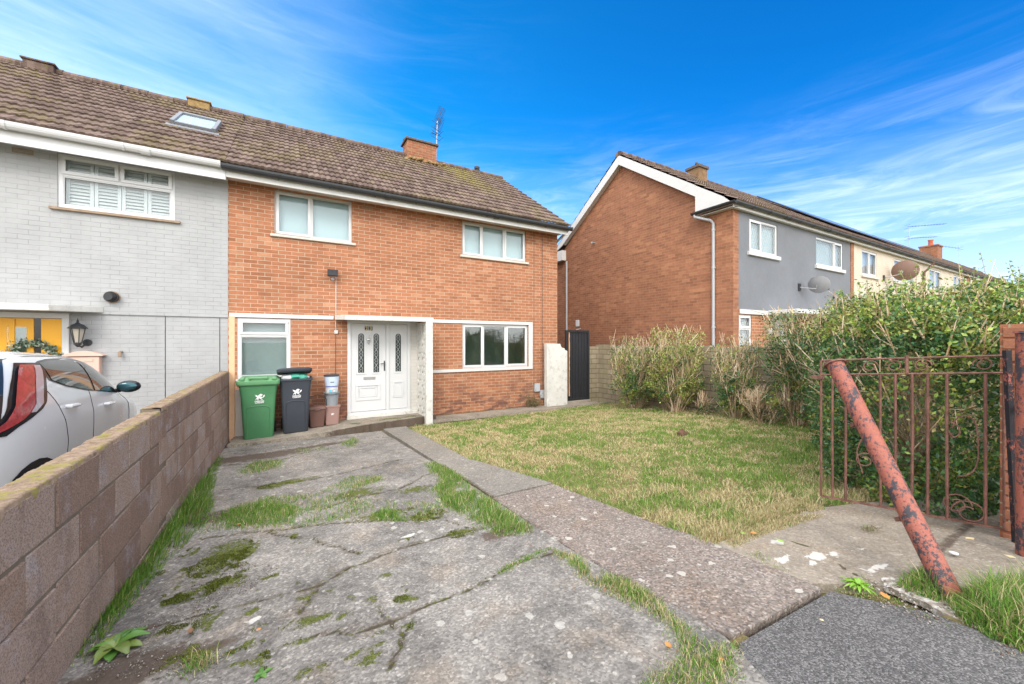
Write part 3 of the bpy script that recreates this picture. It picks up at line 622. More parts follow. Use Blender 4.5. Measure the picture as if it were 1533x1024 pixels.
def window(par, x0, x1, z0, z1, y, lights, back='blind', glass='glass', sill=None, dp=.05, fw=.05, lead=False, depth=.09, shutters=False):
    """lights: (fx0, fx1, fz0, fz1, opens) as fractions of the frame"""
    m = MB(); fy0 = y+dp; fy1 = y+dp+.06
    frame_xz(m, x0, x1, z0, z1, fy0, fy1, fw); W = x1-x0; Hh = z1-z0
    panes = []
    for (a, b, c, d, op) in lights:
        X0, X1, Z0, Z1 = x0+a*W, x0+b*W, z0+c*Hh, z0+d*Hh
        if a > 0: m.box(X0-fw/2, X0+fw/2, fy0+.004, fy1-.004, max(Z0, z0+fw), min(Z1, z1-fw))
        if c > 0: m.box(max(X0, x0+fw), min(X1, x1-fw), fy0+.002, fy1-.002, Z0-fw/2, Z0+fw/2)
        l = X0+(fw if a == 0 else fw/2); r = X1-(fw if b == 1 else fw/2); bo = Z0+(fw if c == 0 else fw/2); t = Z1-(fw if d == 1 else fw/2)
        if op: frame_xz(m, l-.018, r+.018, bo-.018, t+.018, fy0-.014, fy0-.001, .05); l += .032; r -= .032; bo += .032; t -= .032
        else: frame_xz(m, l, r, bo, t, fy0+.006, fy0+.02, .014)
        panes.append((l, r, bo, t))
    wn = m.build('window', M['upvc'], par, bev=.003)
    for (l, r, bo, t) in panes:
        MB().box(l-.01, r+.01, fy0+.022, fy0+.028, bo-.01, t+.01).build('pane', M[glass], wn)
    if lead:
        lm = MB()
        for (l, r, bo, t) in panes:
            s = .11; k = int((r-l+t-bo)/s)+2
            for sg in (1, -1):
                for i in range(-k, k):
                    # clip diagonal lines to the pane
                    pts = []
                    for u in np.linspace(0, 1, 60):
                        zz = bo+(t-bo)*u; xx = (l+i*s+(zz-bo)*.62) if sg > 0 else (r-i*s-(zz-bo)*.62)
                        if l <= xx <= r: pts.append((xx, fy0+.02, zz))
                    if len(pts) > 2: lm.bar(pts[0], pts[-1], .007, .004, (0, 1, 0))
        lm.build('leading', M['lead'], wn)
    if back in ('blind', 'frost', 'curtain'):
        MB().box(x0+.02, x1-.02, y+dp+.1, y+dp+.12, z0+.02, z1-.02).build('blind', M[back], wn)
    if shutters:
        s = MB(); n = 4; pw = (W-.1)/n
        for i in range(n):
            a = x0+.05+i*pw; frame_xz(s, a+.004, a+pw-.004, z0+.05, z1-.05, y+dp+.09, y+dp+.115, .045)
            for k in range(12):
                zz = z0+.1+k*(Hh-.2)/12; s.add([(a+.05, y+dp+.088, zz), (a+pw-.05, y+dp+.088, zz), (a+pw-.05, y+dp+.118, zz+.055), (a+.05, y+dp+.118, zz+.055), (a+.05, y+dp+.094, zz-.002), (a+pw-.05, y+dp+.094, zz-.002), (a+pw-.05, y+dp+.124, zz+.053), (a+.05, y+dp+.124, zz+.053)], [(0, 1, 2, 3), (7, 6, 5, 4), (0, 4, 5, 1), (2, 6, 7, 3)])
        s.build('shutters', M['upvc'], wn)
        MB().box(x0+.02, x1-.02, y+.3, y+.32, z0+.02, z1-.02).build('room_back', M['room'], wn)
    if back == 'room':
        r = MB(); D = 1.5; a, b, c, d = x0-.8, x1+.5, .3, 2.45
        r.add([(a, y+.3, c), (b, y+.3, c), (b, y+D, c), (a, y+D, c), (a, y+.3, d), (b, y+.3, d), (b, y+D, d), (a, y+D, d)], [(0, 1, 2, 3), (4, 5, 6, 7), (3, 2, 6, 7), (0, 3, 7, 4), (1, 2, 6, 5)])
        r.build('room_back', M['room'], wn)
    if sill:
        k, h, pr, ex = sill; MB().box(x0-ex, x1+ex, y-pr, y+dp-.002, z0-h, z0-.002).build('sill', M[k], wn, bev=.006)
    return wn
# ------------------------------------------------------------------ tiled roofs
def tile_roof(par, x0, x1, ey, ez, ry, rz, moss=None, gauge=.33, wave=.1, sgn=1, cutout=None, name='roof', res=6):
    L = math.hypot(ry-ey, rz-ez); n = max(1, round(L/gauge)); g = L/n; d = np.array([0, (ry-ey)/L, (rz-ez)/L]); up = np.array([0, -d[2], d[1]])
    if up[2] < 0: up = -up
    nx = int((x1-x0)/wave*res)+1; xs = np.linspace(x0, x1, nx); ph = (xs/wave) % 1.0
    prof = .02*np.abs(np.sin(ph*PI))**.8
    V = []; Q = []; base = 0; ms = []
    for i in range(n):
        tid = np.floor(xs/(wave*3)).astype(int); jit = _tab[(tid+i*31) % 256, (i*7) % 256]*.004; jit2 = (_tab[(tid*3+i*11) % 256, (i*13+5) % 256]-.5)*.02
        for (s_, h) in ((i*g-.03, .0), (i*g-.03, .034), (i*g+g, .004)):
            s2 = s_+(jit2 if s_ < i*g else 0); hh = h+(prof if h > 0 else prof-.01)+(jit if h > .01 else 0)
            P = np.zeros((nx, 3)); P[:, 0] = xs; P[:, 1] = ey+d[1]*s2+up[1]*hh; P[:, 2] = ez+d[2]*s2+up[2]*hh; V.append(P)
            ms.append(moss(xs, i/n) if moss else np.zeros(nx))
        for r in range(2):
            a = base+r*nx+np.arange(nx-1); Q.append(np.stack([a, a+1, a+nx+1, a+nx], 1))
        base += 3*nx
    o = fastmesh(name, np.concatenate(V), quads=np.concatenate(Q), mat=M['tile'], parent=par, smooth=True)
    o.data.set_sharp_from_angle(angle=math.radians(30))
    at_ = o.data.attributes.new('moss', 'FLOAT', 'POINT'); at_.data.foreach_set('value', np.concatenate(ms).astype(np.float32))
    # under-board so nothing shows through
    return o
def ridge(par, x0, x1, ry, rz, mat='tile', name='ridge_tiles'):
    m = MB(); n = int((x1-x0)/.45)
    for i in range(n):
        a = x0+i*(x1-x0)/n; b = x0+(i+1)*(x1-x0)/n-.008; dz = random.uniform(-.008, .008)
        pr = [(ry+.13*math.cos(t)*1.15, rz-.03+dz+.11*math.sin(t)) for t in np.linspace(-.35, PI+.35, 9)]
        m.prism(pr, 'x', a, b)
    o = m.build(name, M[mat], par); 
    return o
def gutter(par, x0, x1, y, z, mat, name='gutter', r=.062, br=.9, k_=1.45):
    z0_ = z; z = 0
    m = MB(); prof = [(y+r*math.cos(t), z+r*math.sin(t)) for t in np.linspace(-PI, 0, 9)]+[(y+(r-.006)*math.cos(t), z+(r-.006)*math.sin(t)) for t in np.linspace(0, -PI, 9)]
    m.prism(prof, 'x', x0, x1)
    for e in (x0, x1-.006): m.prism([(y+(r-.005)*math.cos(t), z+(r-.005)*math.sin(t)) for t in np.linspace(-PI, 0, 9)], 'x', e, e+.006)
    k = int((x1-x0)/br)
    for i in range(1, k+1):
        xx = x0+(x1-x0)*i/(k+1)
        pb = [(y+(r+.008)*math.cos(t), z+(r+.008)*math.sin(t)) for t in np.linspace(-PI, 0, 9)]+[(y+(r+.001)*math.cos(t), z+(r+.001)*math.sin(t)) for t in np.linspace(0, -PI, 9)]
        m.prism(pb, 'x', xx-.014, xx+.014)
        if i % 3 == 0: m.prism([(a+(.003 if a > y else -.003), b-.002) for a, b in pb], 'x', xx+.2, xx+.32)
    m.v = [(a, b, z0_+c*k_) for a, b, c in m.v]
    return m.build(name, M[mat], par)
def airbrick(par, x, z, y, mat, w=.215, h=.075):
    m = MB(); frame_xz(m, x-w/2, x+w/2, z-h/2, z+h/2, y-.006, y+.01, .008)
    for i in range(3): m.box(x-w/2+.008, x+w/2-.008, y-.003, y+.01, z-h/2+.016+i*.02, z-h/2+.024+i*.02)
    o = m.build('air_brick', M[mat], par); MB().box(x-w/2+.004, x+w/2-.004, y+.0105, y+.013, z-h/2+.004, z+h/2-.004).build('void', M['black'], o); return o
Y0 = 8.84; EZ, EY, RY, RZ = 4.89, 8.42, 12.29, 7.54; RB = RY*2-EY
def roof_pt(px, py):
    """where a line of sight meets the front roof slope"""
    d = ray(px, py); k = (RZ-EZ)/(RY-EY); t = (H-EZ+k*EY)/(k*d[1]-d[2]); return (d[0]*t, d[1]*t, H+d[2]*t)
# ------------------------------------------------------------------ the brick house
BH = thing('terraced_house', (2.8, Y0, 0), 'orange brick house with black gutter, white double door and porch, number 23', 'house')
XL, XR = -.907, 6.56
w = MB(); LWIN = (-.77, .09, 1.06, 2.2); RWIN = (3.72, 5.6, 1.1, 2.2); ULW = (-.18, 1.217, 3.83, 4.7); URW = (3.71, 5.54, 3.86, 4.7); DOOR = (1.125, 2.445, .13, 2.21)
holes = [LWIN, RWIN, ULW, URW, DOOR]
wall_xz(w, XL, XR, -.3, 4.72, Y0, .28, holes)
w.prism([(Y0+.28, -.3), (15.7, -.3), (15.7, 4.72), (RY, RZ-.12), (Y0+.28, 4.9)], 'x', XR-.25, XR)
MB().box(XL, XR-.26, 15.45, 15.7, -.3, 4.72).build('rear_wall', M['brick'], BH)
w.build('wall', M['brick'], BH)
def moss23(xs, v): return np.clip(1.15-np.abs(xs-(4.7+.6*(1-v)))/(.55+.25*v), 0, 1)*np.clip(v*2.2-.45, 0, 1)+.55*(v > .9)*(xs > 4.3)+.25*(fbm(xs, xs*0+v*4, 1.5)>.6)
tile_roof(BH, XL+.002, XR+.1, EY, EZ, RY, RZ, moss23)
tile_roof(BH, XL+.002, XR+.1, RB, EZ, RY, RZ, None, name='rear_roof', res=3)
ridge(BH, XL, XR+.1, RY, RZ+.02)
vb = MB().prism([(EY+.05, EZ-.13), (RY, RZ-.16), (RB-.05, EZ-.13), (RB-.02, EZ+.0), (RY, RZ-.005), (EY+.02, EZ+.0)], 'x', XR+.045, XR+.075); vb.build('bargeboard', M['white'], BH)
MB().box(XL+.005, XR+.09, EY+.06, EY+.085, 4.655, 4.905).build('fascia', M['white'], BH)
sf = MB(); sf.box(XL+.005, XR+.04, EY+.09, Y0+.02, 4.722, 4.736)
for i in range(60): sf.box(XL+.05+i*.126, XL+.056+i*.126, EY+.092, Y0+.001, 4.715, 4.7215)
sf.build('soffit', M['soffit'], BH)
gutter(BH, XL-.05, XR+.17, EY-.012, 4.84, 'blackpvc')
g2 = MB(); g2.tube([(XR+.11, EY+.05, 4.86), (XR+.11, EY+.1, 4.78), (XR+.07, Y0+.1, 4.58), (XR+.05, Y0+.2, 4.5), (XR+.05, Y0+.2, .1)], .035, 10); g2.build('downpipe', M['greypvc'], BH)
window(BH, *ULW, Y0, [(0, .45, 0, 1, 1), (.45, 1, 0, 1, 0)], 'blind', sill=('greystone', .05, .05, .07), fw=.045)
window(BH, *URW, Y0, [(0, .3, 0, 1, 1), (.3, .65, 0, 1, 0), (.65, 1, 0, 1, 1)], 'blind', sill=('greystone', .055, .05, .06))
window(BH, *LWIN, Y0, [(0, 1, .72, 1, 1), (0, 1, 0, .72, 0)], 'frost', fw=.055, sill=('upvc', .03, .04, .02), dp=.01)
window(BH, *RWIN, Y0, [(0, .3, 0, 1, 1), (.3, .65, 0, 1, 0), (.65, 1, 0, 1, 1)], 'room', 'glass_dark', dp=.04)
MB().box(XL+.02, .86, Y0-.028, Y0-.001, 2.21, 2.285).build('trim_band', M['white'], BH, bev=.003); bd = MB(); bd.box(2.8, 5.73, Y0-.028, Y0-.001, 2.2, 2.275); bd.box(5.605, 5.73, Y0-.03, Y0-.001, 1.03, 2.198); bd.box(2.8, 5.603, Y0-.035, Y0-.001, 1.03, 1.098)
bd.build('trim_band', M['white'], BH, bev=.003)
airbrick(BH, 1.53, 4.64, Y0, 'stone')
# chimney
ch = MB().box(3.25, 4.18, 12.05, 12.6, 7.2, 7.98); cho = ch.build('chimney', M['brick_pier'], BH)
cp = MB().box(3.19, 4.24, 12.0, 12.66, 7.985, 8.05)
for i in range(5): cp.sphere((3.3+i*.2, 12.3, 8.06), (.12, .2, .03), 7, 4, .2)
cp.build('chimney_cap', M['darkcap'], cho, bev=.01)
fl = MB(); 
for i in range(26): fl.sphere((3.2+i*.045+random.uniform(-.03, .03), 11.98-abs(random.gauss(0, .1)), 7.36+random.uniform(-.05, .04)), (.07, .05, .04), 7, 4, .25)
fl.build('mortar_fillet', M['orange_lichen'], cho)
rp = roof_pt(717, 262); v_ = MB().lathe((rp[0], 12.29, 7.55), [(.05, 0), (.05, .12), (.09, .13), (.1, .2), (.05, .24), (.02, .27)], 10); v_.box(rp[0]-.06, rp[0]+.06, 12.15, 12.42, 7.5, 7.62); v_.build('roof_vent', M['blackpvc'], BH)
# front door
dr = MB(); frame_xz(dr, 1.127, 2.443, .2, 2.208, Y0-.02, Y0+.06, .065); dr.box(1.915, 1.98, Y0-.018, Y0+.058, .265, 2.143); dr.box(1.127, 2.443, Y0-.012, Y0+.05, .132, .198)
dfr = dr.build('door_frame', M['upvc'], BH, bev=.004)
def raised(m, x0, x1, z0, z1, y, w=.028, d=.01):
    for k in range(2): frame_xz(m, x0+k*w*.5, x1-k*w*.5, z0+k*w*.5, z1-k*w*.5, y-d*(1-k*.45), y-.0005, w*(1-.45*k))
def arch(m, cx, z0, z1, hw, y0, y1, w):
    pts_o = [(cx-hw, z0), (cx+hw, z0)]+[(cx+hw*math.cos(t), z1-hw+hw*math.sin(t)) for t in np.linspace(0, PI, 13)]
    h2 = hw-w; pts_i = [(cx-h2, z0+w), (cx+h2, z0+w)]+[(cx+h2*math.cos(t), z1-hw+h2*math.sin(t)) for t in np.linspace(0, PI, 13)]
    n = len(pts_o)
    for i in range(n):
        a, b = pts_o[i], pts_o[(i+1) % n]; c, d = pts_i[(i+1) % n], pts_i[i]
        m.hexa([(a[0], y0, a[1]), (b[0], y0, b[1]), (c[0], y0, c[1]), (d[0], y0, d[1]), (a[0], y1, a[1]), (b[0], y1, b[1]), (c[0], y1, c[1]), (d[0], y1, d[1])])
    return pts_i
def door_leaf(x0, x1, cxs, knocker):
    m = MB(); y = Y0+.012; m.box(x0, x1, y, y+.04, .272, 2.138)
    gls = MB(); ld_ = MB()
    for cx in cxs:
        pi = arch(m, cx, 1.06, 1.97, .095, y-.012, y-.0005, .034); gls.prism(pi, 'y', y-.004, y-.0015)
        for s in range(5):
            zc = 1.16+s*.17
            for sx in (-1, 1): ld_.tube([(cx, y-.006, zc-.085), (cx+sx*.035, y-.006, zc-.03), (cx+sx*.012, y-.006, zc), (cx+sx*.035, y-.006, zc+.03), (cx, y-.006, zc+.085)], .0035, 5)
    if knocker: raised(m, x0+.1, x1-.12, .5, .86, y, .05, .014); raised(m, x0+.17, x1-.19, .57, .79, y, .03, .01)
    else: raised(m, (x0+x1)/2-.11, (x0+x1)/2+.11, .52, .88, y, .035, .012)
    o = m.build('front_door' if knocker else 'side_panel', M['upvc'], BH, bev=.002)
    gls.build('glass', M['doorglass'], o); ld_.build('leading', M['lead'], o); return o, y
dl, dy = door_leaf(1.195, 1.912, (1.40, 1.71), True); door_leaf(1.983, 2.376, (2.18,), False)
MB().box(1.45, 1.69, dy-.014, dy-.0006, .945, 1.0).build('letterbox', M['chrome'], dl, bev=.004)
hm = MB().box(1.868, 1.893, dy-.012, dy-.0006, 1.12, 1.34); hm.tube([(1.88, dy-.02, 1.28), (1.88, dy-.05, 1.28), (1.79, dy-.055, 1.275)], .009, 8); hm.build('handle', M['blackpvc'], dl)
kn = MB().sphere((1.555, dy-.012, 1.80), (.035, .012, .04), 10, 6); kn.tube([(1.525, dy-.01, 1.77), (1.54, dy-.02, 1.72), (1.555, dy-.022, 1.70), (1.57, dy-.02, 1.72), (1.585, dy-.01, 1.77)], .006, 6); kn.tube([(1.555, dy-.01, 1.83), (1.555, dy-.01, 1.9)], .005, 6); kn.build('knocker', M['chrome'], dl)
for i, ch_ in enumerate('23'):
    pl = MB().box(1.475+i*.085, 1.545+i*.085, dy-.008, dy-.0006, 2.0, 2.085).build('number_plate', M['black'], dl); text_mesh(ch_, .1, M['gold'], 'digit', pl, (1.51+i*.085, dy-.0095, 2.008), bold=.003)
# canopy and pierced screen
cn = MB().hexa([(.88, Y0-.03, 2.205), (1.0, 8.12, 2.175), (2.74, 8.08, 2.175), (2.74, Y0-.001, 2.205), (.88, Y0-.03, 2.30), (1.0, 8.12, 2.265), (2.74, 8.08, 2.265), (2.74, Y0-.001, 2.30)])
cn.build('canopy', M['oldwhite'], BH, bev=.008)
def screen():
    bm = bmesh.new(); y0, y1, z0, z1 = 8.2, 8.83, .1, 2.172
    def loop(pts):
        vs = [bm.verts.new((0, a, b)) for a, b in pts]; return [bm.edges.new((vs[i], vs[(i+1) % len(vs)])) for i in range(len(vs))]
    es = loop([(y0, z0), (y1, z0), (y1, z1), (y0, z1)])
    nz = 7; hz = (z1-z0)/nz; hy = (y1-y0)/2
    for j in range(nz):
        for i in range(2):
            cy, cz = y0+(i+.5)*hy, z0+(j+.5)*hz
            for a in (PI/4, 3*PI/4, 5*PI/4, 7*PI/4):
                c, s = math.cos(a), math.sin(a); pts = []
                for t in np.linspace(0, 2*PI, 10, endpoint=False):
                    u = .085+.06*math.cos(t); v = .032*math.sin(t); pts.append((cy+u*c-v*s, cz+u*s+v*c))
                es += loop(pts)
    bmesh.ops.triangle_fill(bm, use_beauty=True, use_dissolve=False, edges=es)
    r = bmesh.ops.extrude_face_region(bm, geom=bm.faces[:])
    for v in r['geom']:
        if isinstance(v, bmesh.types.BMVert): v.co.x += .09
    bmesh.ops.recalc_face_normals(bm, faces=bm.faces); bmesh.ops.translate(bm, verts=bm.verts, vec=Vector((2.6, 0, 0))-Vector(BH.location))
    me = bpy.data.meshes.new('pierced_screen'); bm.to_mesh(me); bm.free(); return link('pierced_screen', me, M['oldwhite'], BH)
screen()
MB().box(2.575, 2.72, 8.07, 8.198, -.05, 2.174).build('porch_post', M['oldwhite'], BH, bev=.006)
rv = MB().box(2.446, 2.62, Y0-.012, Y0-.001, .13, 2.2).build('painted_brick_reveal', M['white_brick'], BH)
MB().box(1.11, 2.6, 8.775, Y0-.021, .1, .215).build('threshold', M['oldwhite'], BH, bev=.008)
# meter boxes and cable
for (x, z, n) in ((5.86, .53, 0), (6.04, .34, 1)):
    m = MB().box(x-.075, x+.075, Y0-.05, Y0-.001, z-.1, z+.1); m.box(x-.085, x+.085, Y0-.056, Y0-.051, z-.11, z+.11); m.build('meter_box', M['meter'], BH, bev=.006)
MB().tube([(6.05, Y0-.012, .45), (6.05, Y0-.012, 4.7)], .006, 6).build('cable', M['brownplastic'], BH)
# overflow line of dark mortar left of the corner is a movement joint
MB().box(5.78, 5.79, Y0-.0015, Y0+.005, .2, 4.7).build('movement_joint', M['brownplastic'], BH)

# ------------------------------------------------------------------ the grey painted house on the left
GH = thing('terraced_house', (-5, Y0, 0), 'pale grey painted brick house with a yellow door and white gutter', 'house')
GX0 = -9.5; w = MB(); GW = (-3.07, -1.66, 3.85, 4.7); GD = (-5.3, -2.942, .2, 2.2)
wall_xz(w, GX0, XL-.001, 2.2, 4.72, Y0-.012, .29, [GW]); wall_xz(w, GX0, XL-.001, -.3, 2.199, Y0+.012, .26, [(GD[0], GD[1], GD[2], 2.198)])
MB().box(GX0, XL-.001, 15.45, 15.7, -.3, 4.72).build('rear_wall', M['grey_brick'], GH); w.build('wall', M['grey_brick'], GH)
def mossg(xs, v): return .3*(fbm(xs, xs*0+v*6, 1.2, 4) > .56)
tile_roof(GH, GX0-.2, XL-.002, EY, EZ, RY, RZ, mossg); tile_roof(GH, GX0-.2, XL-.002, RB, EZ, RY, RZ, None, name='rear_roof', res=3); ridge(GH, GX0-.2, XL-.005, RY, RZ+.02)
fs = MB(); fs.box(GX0, XL, EY+.058, EY+.08, 4.6, 4.86); fs.build('fascia', M['upvc'], GH)
sf = MB(); sf.box(GX0, XL, EY+.061, Y0, 4.7, 4.715)
for i in range(5): sf.box(GX0, XL, EY+.09+i*.06, EY+.094+i*.06, 4.695, 4.6995)
sf.build('soffit', M['upvc'], GH)
gutter(GH, GX0-.1, XL-.06, EY-.012, 4.865, 'upvc', r=.066, br=1.3)
window(GH, *GW, Y0-.012, [(0, .5, .62, 1, 1), (.5, 1, .62, 1, 1), (0, 1, 0, .62, 0)], None, 'glass', sill=('stone', .045, .05, .08), fw=.055, shutters=True, dp=.02)
airbrick(GH, -3.43, 4.63, Y0-.012, 'stone')
MB().box(XL-.13, XL-.12, Y0+.0095, Y0+.011, .1, 2.19).build('crack', M['black'], GH); 
MB().box(-1.795, -1.785, Y0+.0095, Y0+.011, .1, 2.19).build('movement_joint', M['black'], GH)
yd = MB(); frame_xz(yd, *GD, Y0-.02, Y0+.06, .08); dfo = yd.build('door_frame', M['upvc'], GH, bev=.004)
ya = MB().box(-5.2, -3.33, Y0+.02, Y0+.05, .29, 2.11); ya.box(-3.585, -3.52, Y0+.004, Y0+.019, .3, 2.1); ya.box(-3.9, -3.84, Y0+.004, Y0+.019, .3, 2.1)
ydo = ya.build('yellow_door', M['yellow'], GH, bev=.003)
MB().box(-3.25, -3.03, Y0+.01, Y0+.045, .29, 2.11).build('side_panel', M['yellow'], GH)
MB().box(-3.329, -3.251, Y0+.03, Y0+.04, .29, 2.11).build('door_gap', M['cartrim'], GH)
gl = MB().box(-3.60, -3.40, Y0+.012, Y0+.018, 1.35, 1.98).build('door_glass', M['glass_dark'], GH)
MB().box(-3.59, -3.41, Y0+.0186, Y0+.0195, 1.36, 1.97).build('door_glass_back', M['frost'], GH)
MB().tube([(-3.72, Y0-.03, 1.5), (-3.72, Y0-.03, 1.25)], .012, 8).build('handle', M['chrome'], ydo)
cn = MB().hexa([(-5.7, Y0-.013, 2.225), (-5.7, 8.2, 2.2), (-2.94, 8.2, 2.2), (-2.55, Y0-.013, 2.225), (-5.7, Y0-.013, 2.32), (-5.7, 8.2, 2.29), (-2.94, 8.2, 2.29), (-2.55, Y0-.013, 2.32)]); cn.build('canopy', M['oldwhite'], GH, bev=.006)
# rooflight
p = [np.array(roof_pt(*q)) for q in ((254, 193), (270, 173), (332, 184), (323, 207))]
cx = sum(q[0] for q in p)/4; sy = np.array([0, RY-EY, RZ-EZ]); sy = sy/np.linalg.norm(sy); nn = np.array([0, -sy[2], sy[1]])
cen = np.array([cx, sum(q[1] for q in p)/4, sum(q[2] for q in p)/4]); hw = .42; hh = .52
def rf(m, u0, u1, v0, v1, h0, h1):
    P = lambda u, v, h: tuple(cen+np.array([u, 0, 0])+sy*v+nn*h); m.hexa([P(u0, v0, h0), P(u1, v0, h0), P(u1, v1, h0), P(u0, v1, h0), P(u0, v0, h1), P(u1, v0, h1), P(u1, v1, h1), P(u0, v1, h1)])
wdt = max(q[0] for q in p)-min(q[0] for q in p); m = MB(); hw = wdt*.47
rf(m, -hw, -hw+.07, -hh, hh, 0, .12); rf(m, hw-.07, hw, -hh, hh, 0, .12); rf(m, -hw+.07, hw-.07, hh-.1, hh, 0, .13); rf(m, -hw+.07, hw-.07, -hh, -hh+.07, 0, .1); rf(m, -hw-.06, hw+.06, -hh-.14, -hh, .02, .045)
ro = m.build('rooflight', M['veluxframe'], GH, bev=.006); m = MB(); rf(m, -hw+.071, hw-.071, -hh+.071, hh-.101, .03, .085); m.build('pane', M['veluxglass'], ro)
for (pa, pb, nm) in (((42, 103), (88, 112), 0), ((284, 160), (316, 166), 1)):
    a = at(*pa, RY); b = at(*pb, RY); m = MB().box(a[0], b[0], RY-.22, RY+.22, RZ-.1, RZ+.07); m.box(a[0]-.03, b[0]+.03, RY-.25, RY+.25, RZ+.071, RZ+.11); m.build('capped_chimney_stub', M['tile'] if nm == 0 else M['orange_lichen'], GH, bev=.01)
m = MB(); cxx, cz = -2.445, 2.483
m.tube([(cxx, Y0-.02, cz), (cxx, Y0-.1, cz)], .085, 18); m.tube([(cxx-.01, Y0-.1, cz), (cxx-.02, Y0-.14, cz)], [.085, .06], 18)
fo = m.build('boiler_flue', M['black'], GH); MB().tube([(cxx, Y0-.0125, cz), (cxx, Y0-.02, cz)], .1, 18).build('flue_seal', M['stone'], fo)

# ------------------------------------------------------------------ the row on the right
GXW, GY, GE = 9.4, 5.575, 4.98; EYR, EZR = 5.40, 5.12
def row_house(nm_label, x0, x1, wallmat, upper, lower, gable=False, pier=None, rmat='tile', chim=None, low_mat=None):
    h = thing('terraced_house', ((x0+x1)/2, GY, .2), nm_label, 'house')
    m = MB(); hu = [(a, b, 4.03, 4.87) for a, b in upper]; hl = [(a, b, c, d) for a, b, c, d in lower]
    px = x0+(.23 if gable else 0)
    wall_xz(m, px, x1, 2.56, GE, GY-.01, .25, hu); 
    m.build('upper_wall', M[wallmat], h)
    m = MB(); wall_xz(m, px, x1, -.2, 2.559, GY, .25, hl); m.build('lower_wall', M[low_mat or wallmat], h); MB().box(x0+.24, x1, 12.5, 12.71, -.2, GE).build('rear_wall', M[wallmat], h)
    ry, rz, ey, ez = 9.15, 7.74, EYR, EZR
    xa = x0-(.2 if gable else 0)
    if gable:
        m = MB().prism([(GY-.012, -.2), (12.72, -.2), (12.72, GE), (ry, rz-.15), (GY+.2, 5.25), (GY-.012, GE)], 'x', GXW, GXW+.229); m.build('gable_wall', M['brick_gable'], h)
    tile_roof(h, xa, x1-.001, ey, ez, ry, rz, lambda xs, v: .3*(fbm(xs, xs*0+v*5, 1., 9) > .6), res=4); tile_roof(h, xa, x1-.001, 2*ry-ey, ez, ry, rz, None, name='rear_roof', res=2)
    ridge(h, xa, x1, ry, rz+.02)
    MB().box(xa+(.02 if gable else 0), x1, ey+.05, ey+.075, 4.965, 5.085).build('fascia', M['white'], h)
    MB().box(x0, x1, ey+.08, GY+.0, 4.98, 4.993).build('soffit', M['white'], h)
    gutter(h, xa-.02, x1, ey-.012, 5.085, 'blackpvc', br=.8, r=.055, k_=1.1)
    return h
R1 = row_house('brick gabled end house with dark grey rendered front, right of the orange brick house', GXW, 16.08, 'render_grey', [(10.09, 11.43), (13.6, 15.37)], [(9.66, 10.22, 1.3, 2.43), (11.15, 12.2, .3, 2.43)], gable=True, low_mat='brick')
window(R1, 10.09, 11.43, 4.03, 4.87, GY-.01, [(0, .42, 0, 1, 1), (.42, 1, 0, 1, 0)], 'blind', sill=('white', .1, .06, .08), lead=True, dp=.02)
window(R1, 13.6, 15.37, 4.03, 4.87, GY-.01, [(0, .68, 0, 1, 0), (.68, 1, 0, 1, 1)], 'blind', sill=('white', .1, .06, .08), lead=True, dp=.02)
window(R1, 9.66, 10.22, 1.3, 2.43, GY, [(0, 1, .7, 1, 1), (0, 1, 0, .7, 0)], 'curtain', sill=('white', .1, .06, .05), lead=True, dp=.02)
MB().box(11.16, 12.19, GY+.1, GY+.14, .3, 2.42).build('front_door', M['upvc'], R1)
MB().box(9.66, 16.05, GY-.04, GY-.011, 2.45, 2.558).build('trim_band', M['white'], R1)
MB().box(10.9, 14.3, GY-.75, GY-.041, 2.46, 2.57).build('canopy', M['white'], R1, bev=.01)
MB().box(10.95, 11.1, GY-.16, GY-.001, 1.85, 2.1).build('porch_lamp', M['upvc'], R1, bev=.01)
# bargeboards, boxed eaves, returned gutter and downpipe on the gable
bb = MB(); xa, xb = GXW-.19, GXW-.16
sl = (7.74-EZR)/(9.15-EYR)
bb.prism([(6.45, EZR+sl*(6.45-EYR)-.33), (9.15, 7.74-.33), (9.15, 7.74-.03), (6.45, EZR+sl*(6.45-EYR)-.03)], 'x', xa, xb)
bb.prism([(9.151, 7.74-.33), (12.1, EZR+sl*(13.05-12.1)-.33), (13.05, 5.08), (9.151, 7.74-.03)], 'x', xa, xb)
bb.prism([(5.44, 5.03), (6.449, 5.03), (6.449, EZR+sl*(6.45-EYR)-.04), (5.7, EZR+sl*(5.7-EYR)-.04)], 'x', xa, xb)
bb.box(xa, GXW-.001, 12.1, 12.75, 4.9, 5.28); bb.box(xa, GXW-.001, 6.38, 6.44, 4.95, 5.02); bb.build('bargeboard', M['white'], R1)
us = MB().prism([(6.45, EZR+sl*(6.45-EYR)-.3), (9.15, 7.74-.3), (9.15, 7.74-.27), (6.45, EZR+sl*(6.45-EYR)-.27)], 'x', xb+.001, GXW-.001); us.prism([(9.151, 7.74-.3), (12.1, EZR+sl*(13.05-12.1)-.3), (12.1, EZR+sl*(13.05-12.1)-.27), (9.151, 7.74-.27)], 'x', xb+.001, GXW-.001); us.build('verge_soffit', M['white'], R1)
MB().box(GXW-.16, GXW-.001, 5.45, 6.37, 4.98, 5.0).build('eaves_box', M['white'], R1)
m = MB(); r = .06; x_ = GXW-.26; m.prism([(x_+r*math.cos(t), 5.08+r*math.sin(t)) for t in np.linspace(-PI, 0, 9)]+[(x_+.054*math.cos(t), 5.08+.054*math.sin(t)) for t in np.linspace(0, -PI, 9)], 'y', 5.34, 6.5)
m.build('return_gutter', M['blackpvc'], R1)
m = MB().tube([(x_, 6.42, 5.02), (x_, 6.42, 4.97), (GXW-.1, 6.08, 4.82), (GXW-.05, 6.04, 4.74), (GXW-.05, 6.04, .2)], .036, 10)
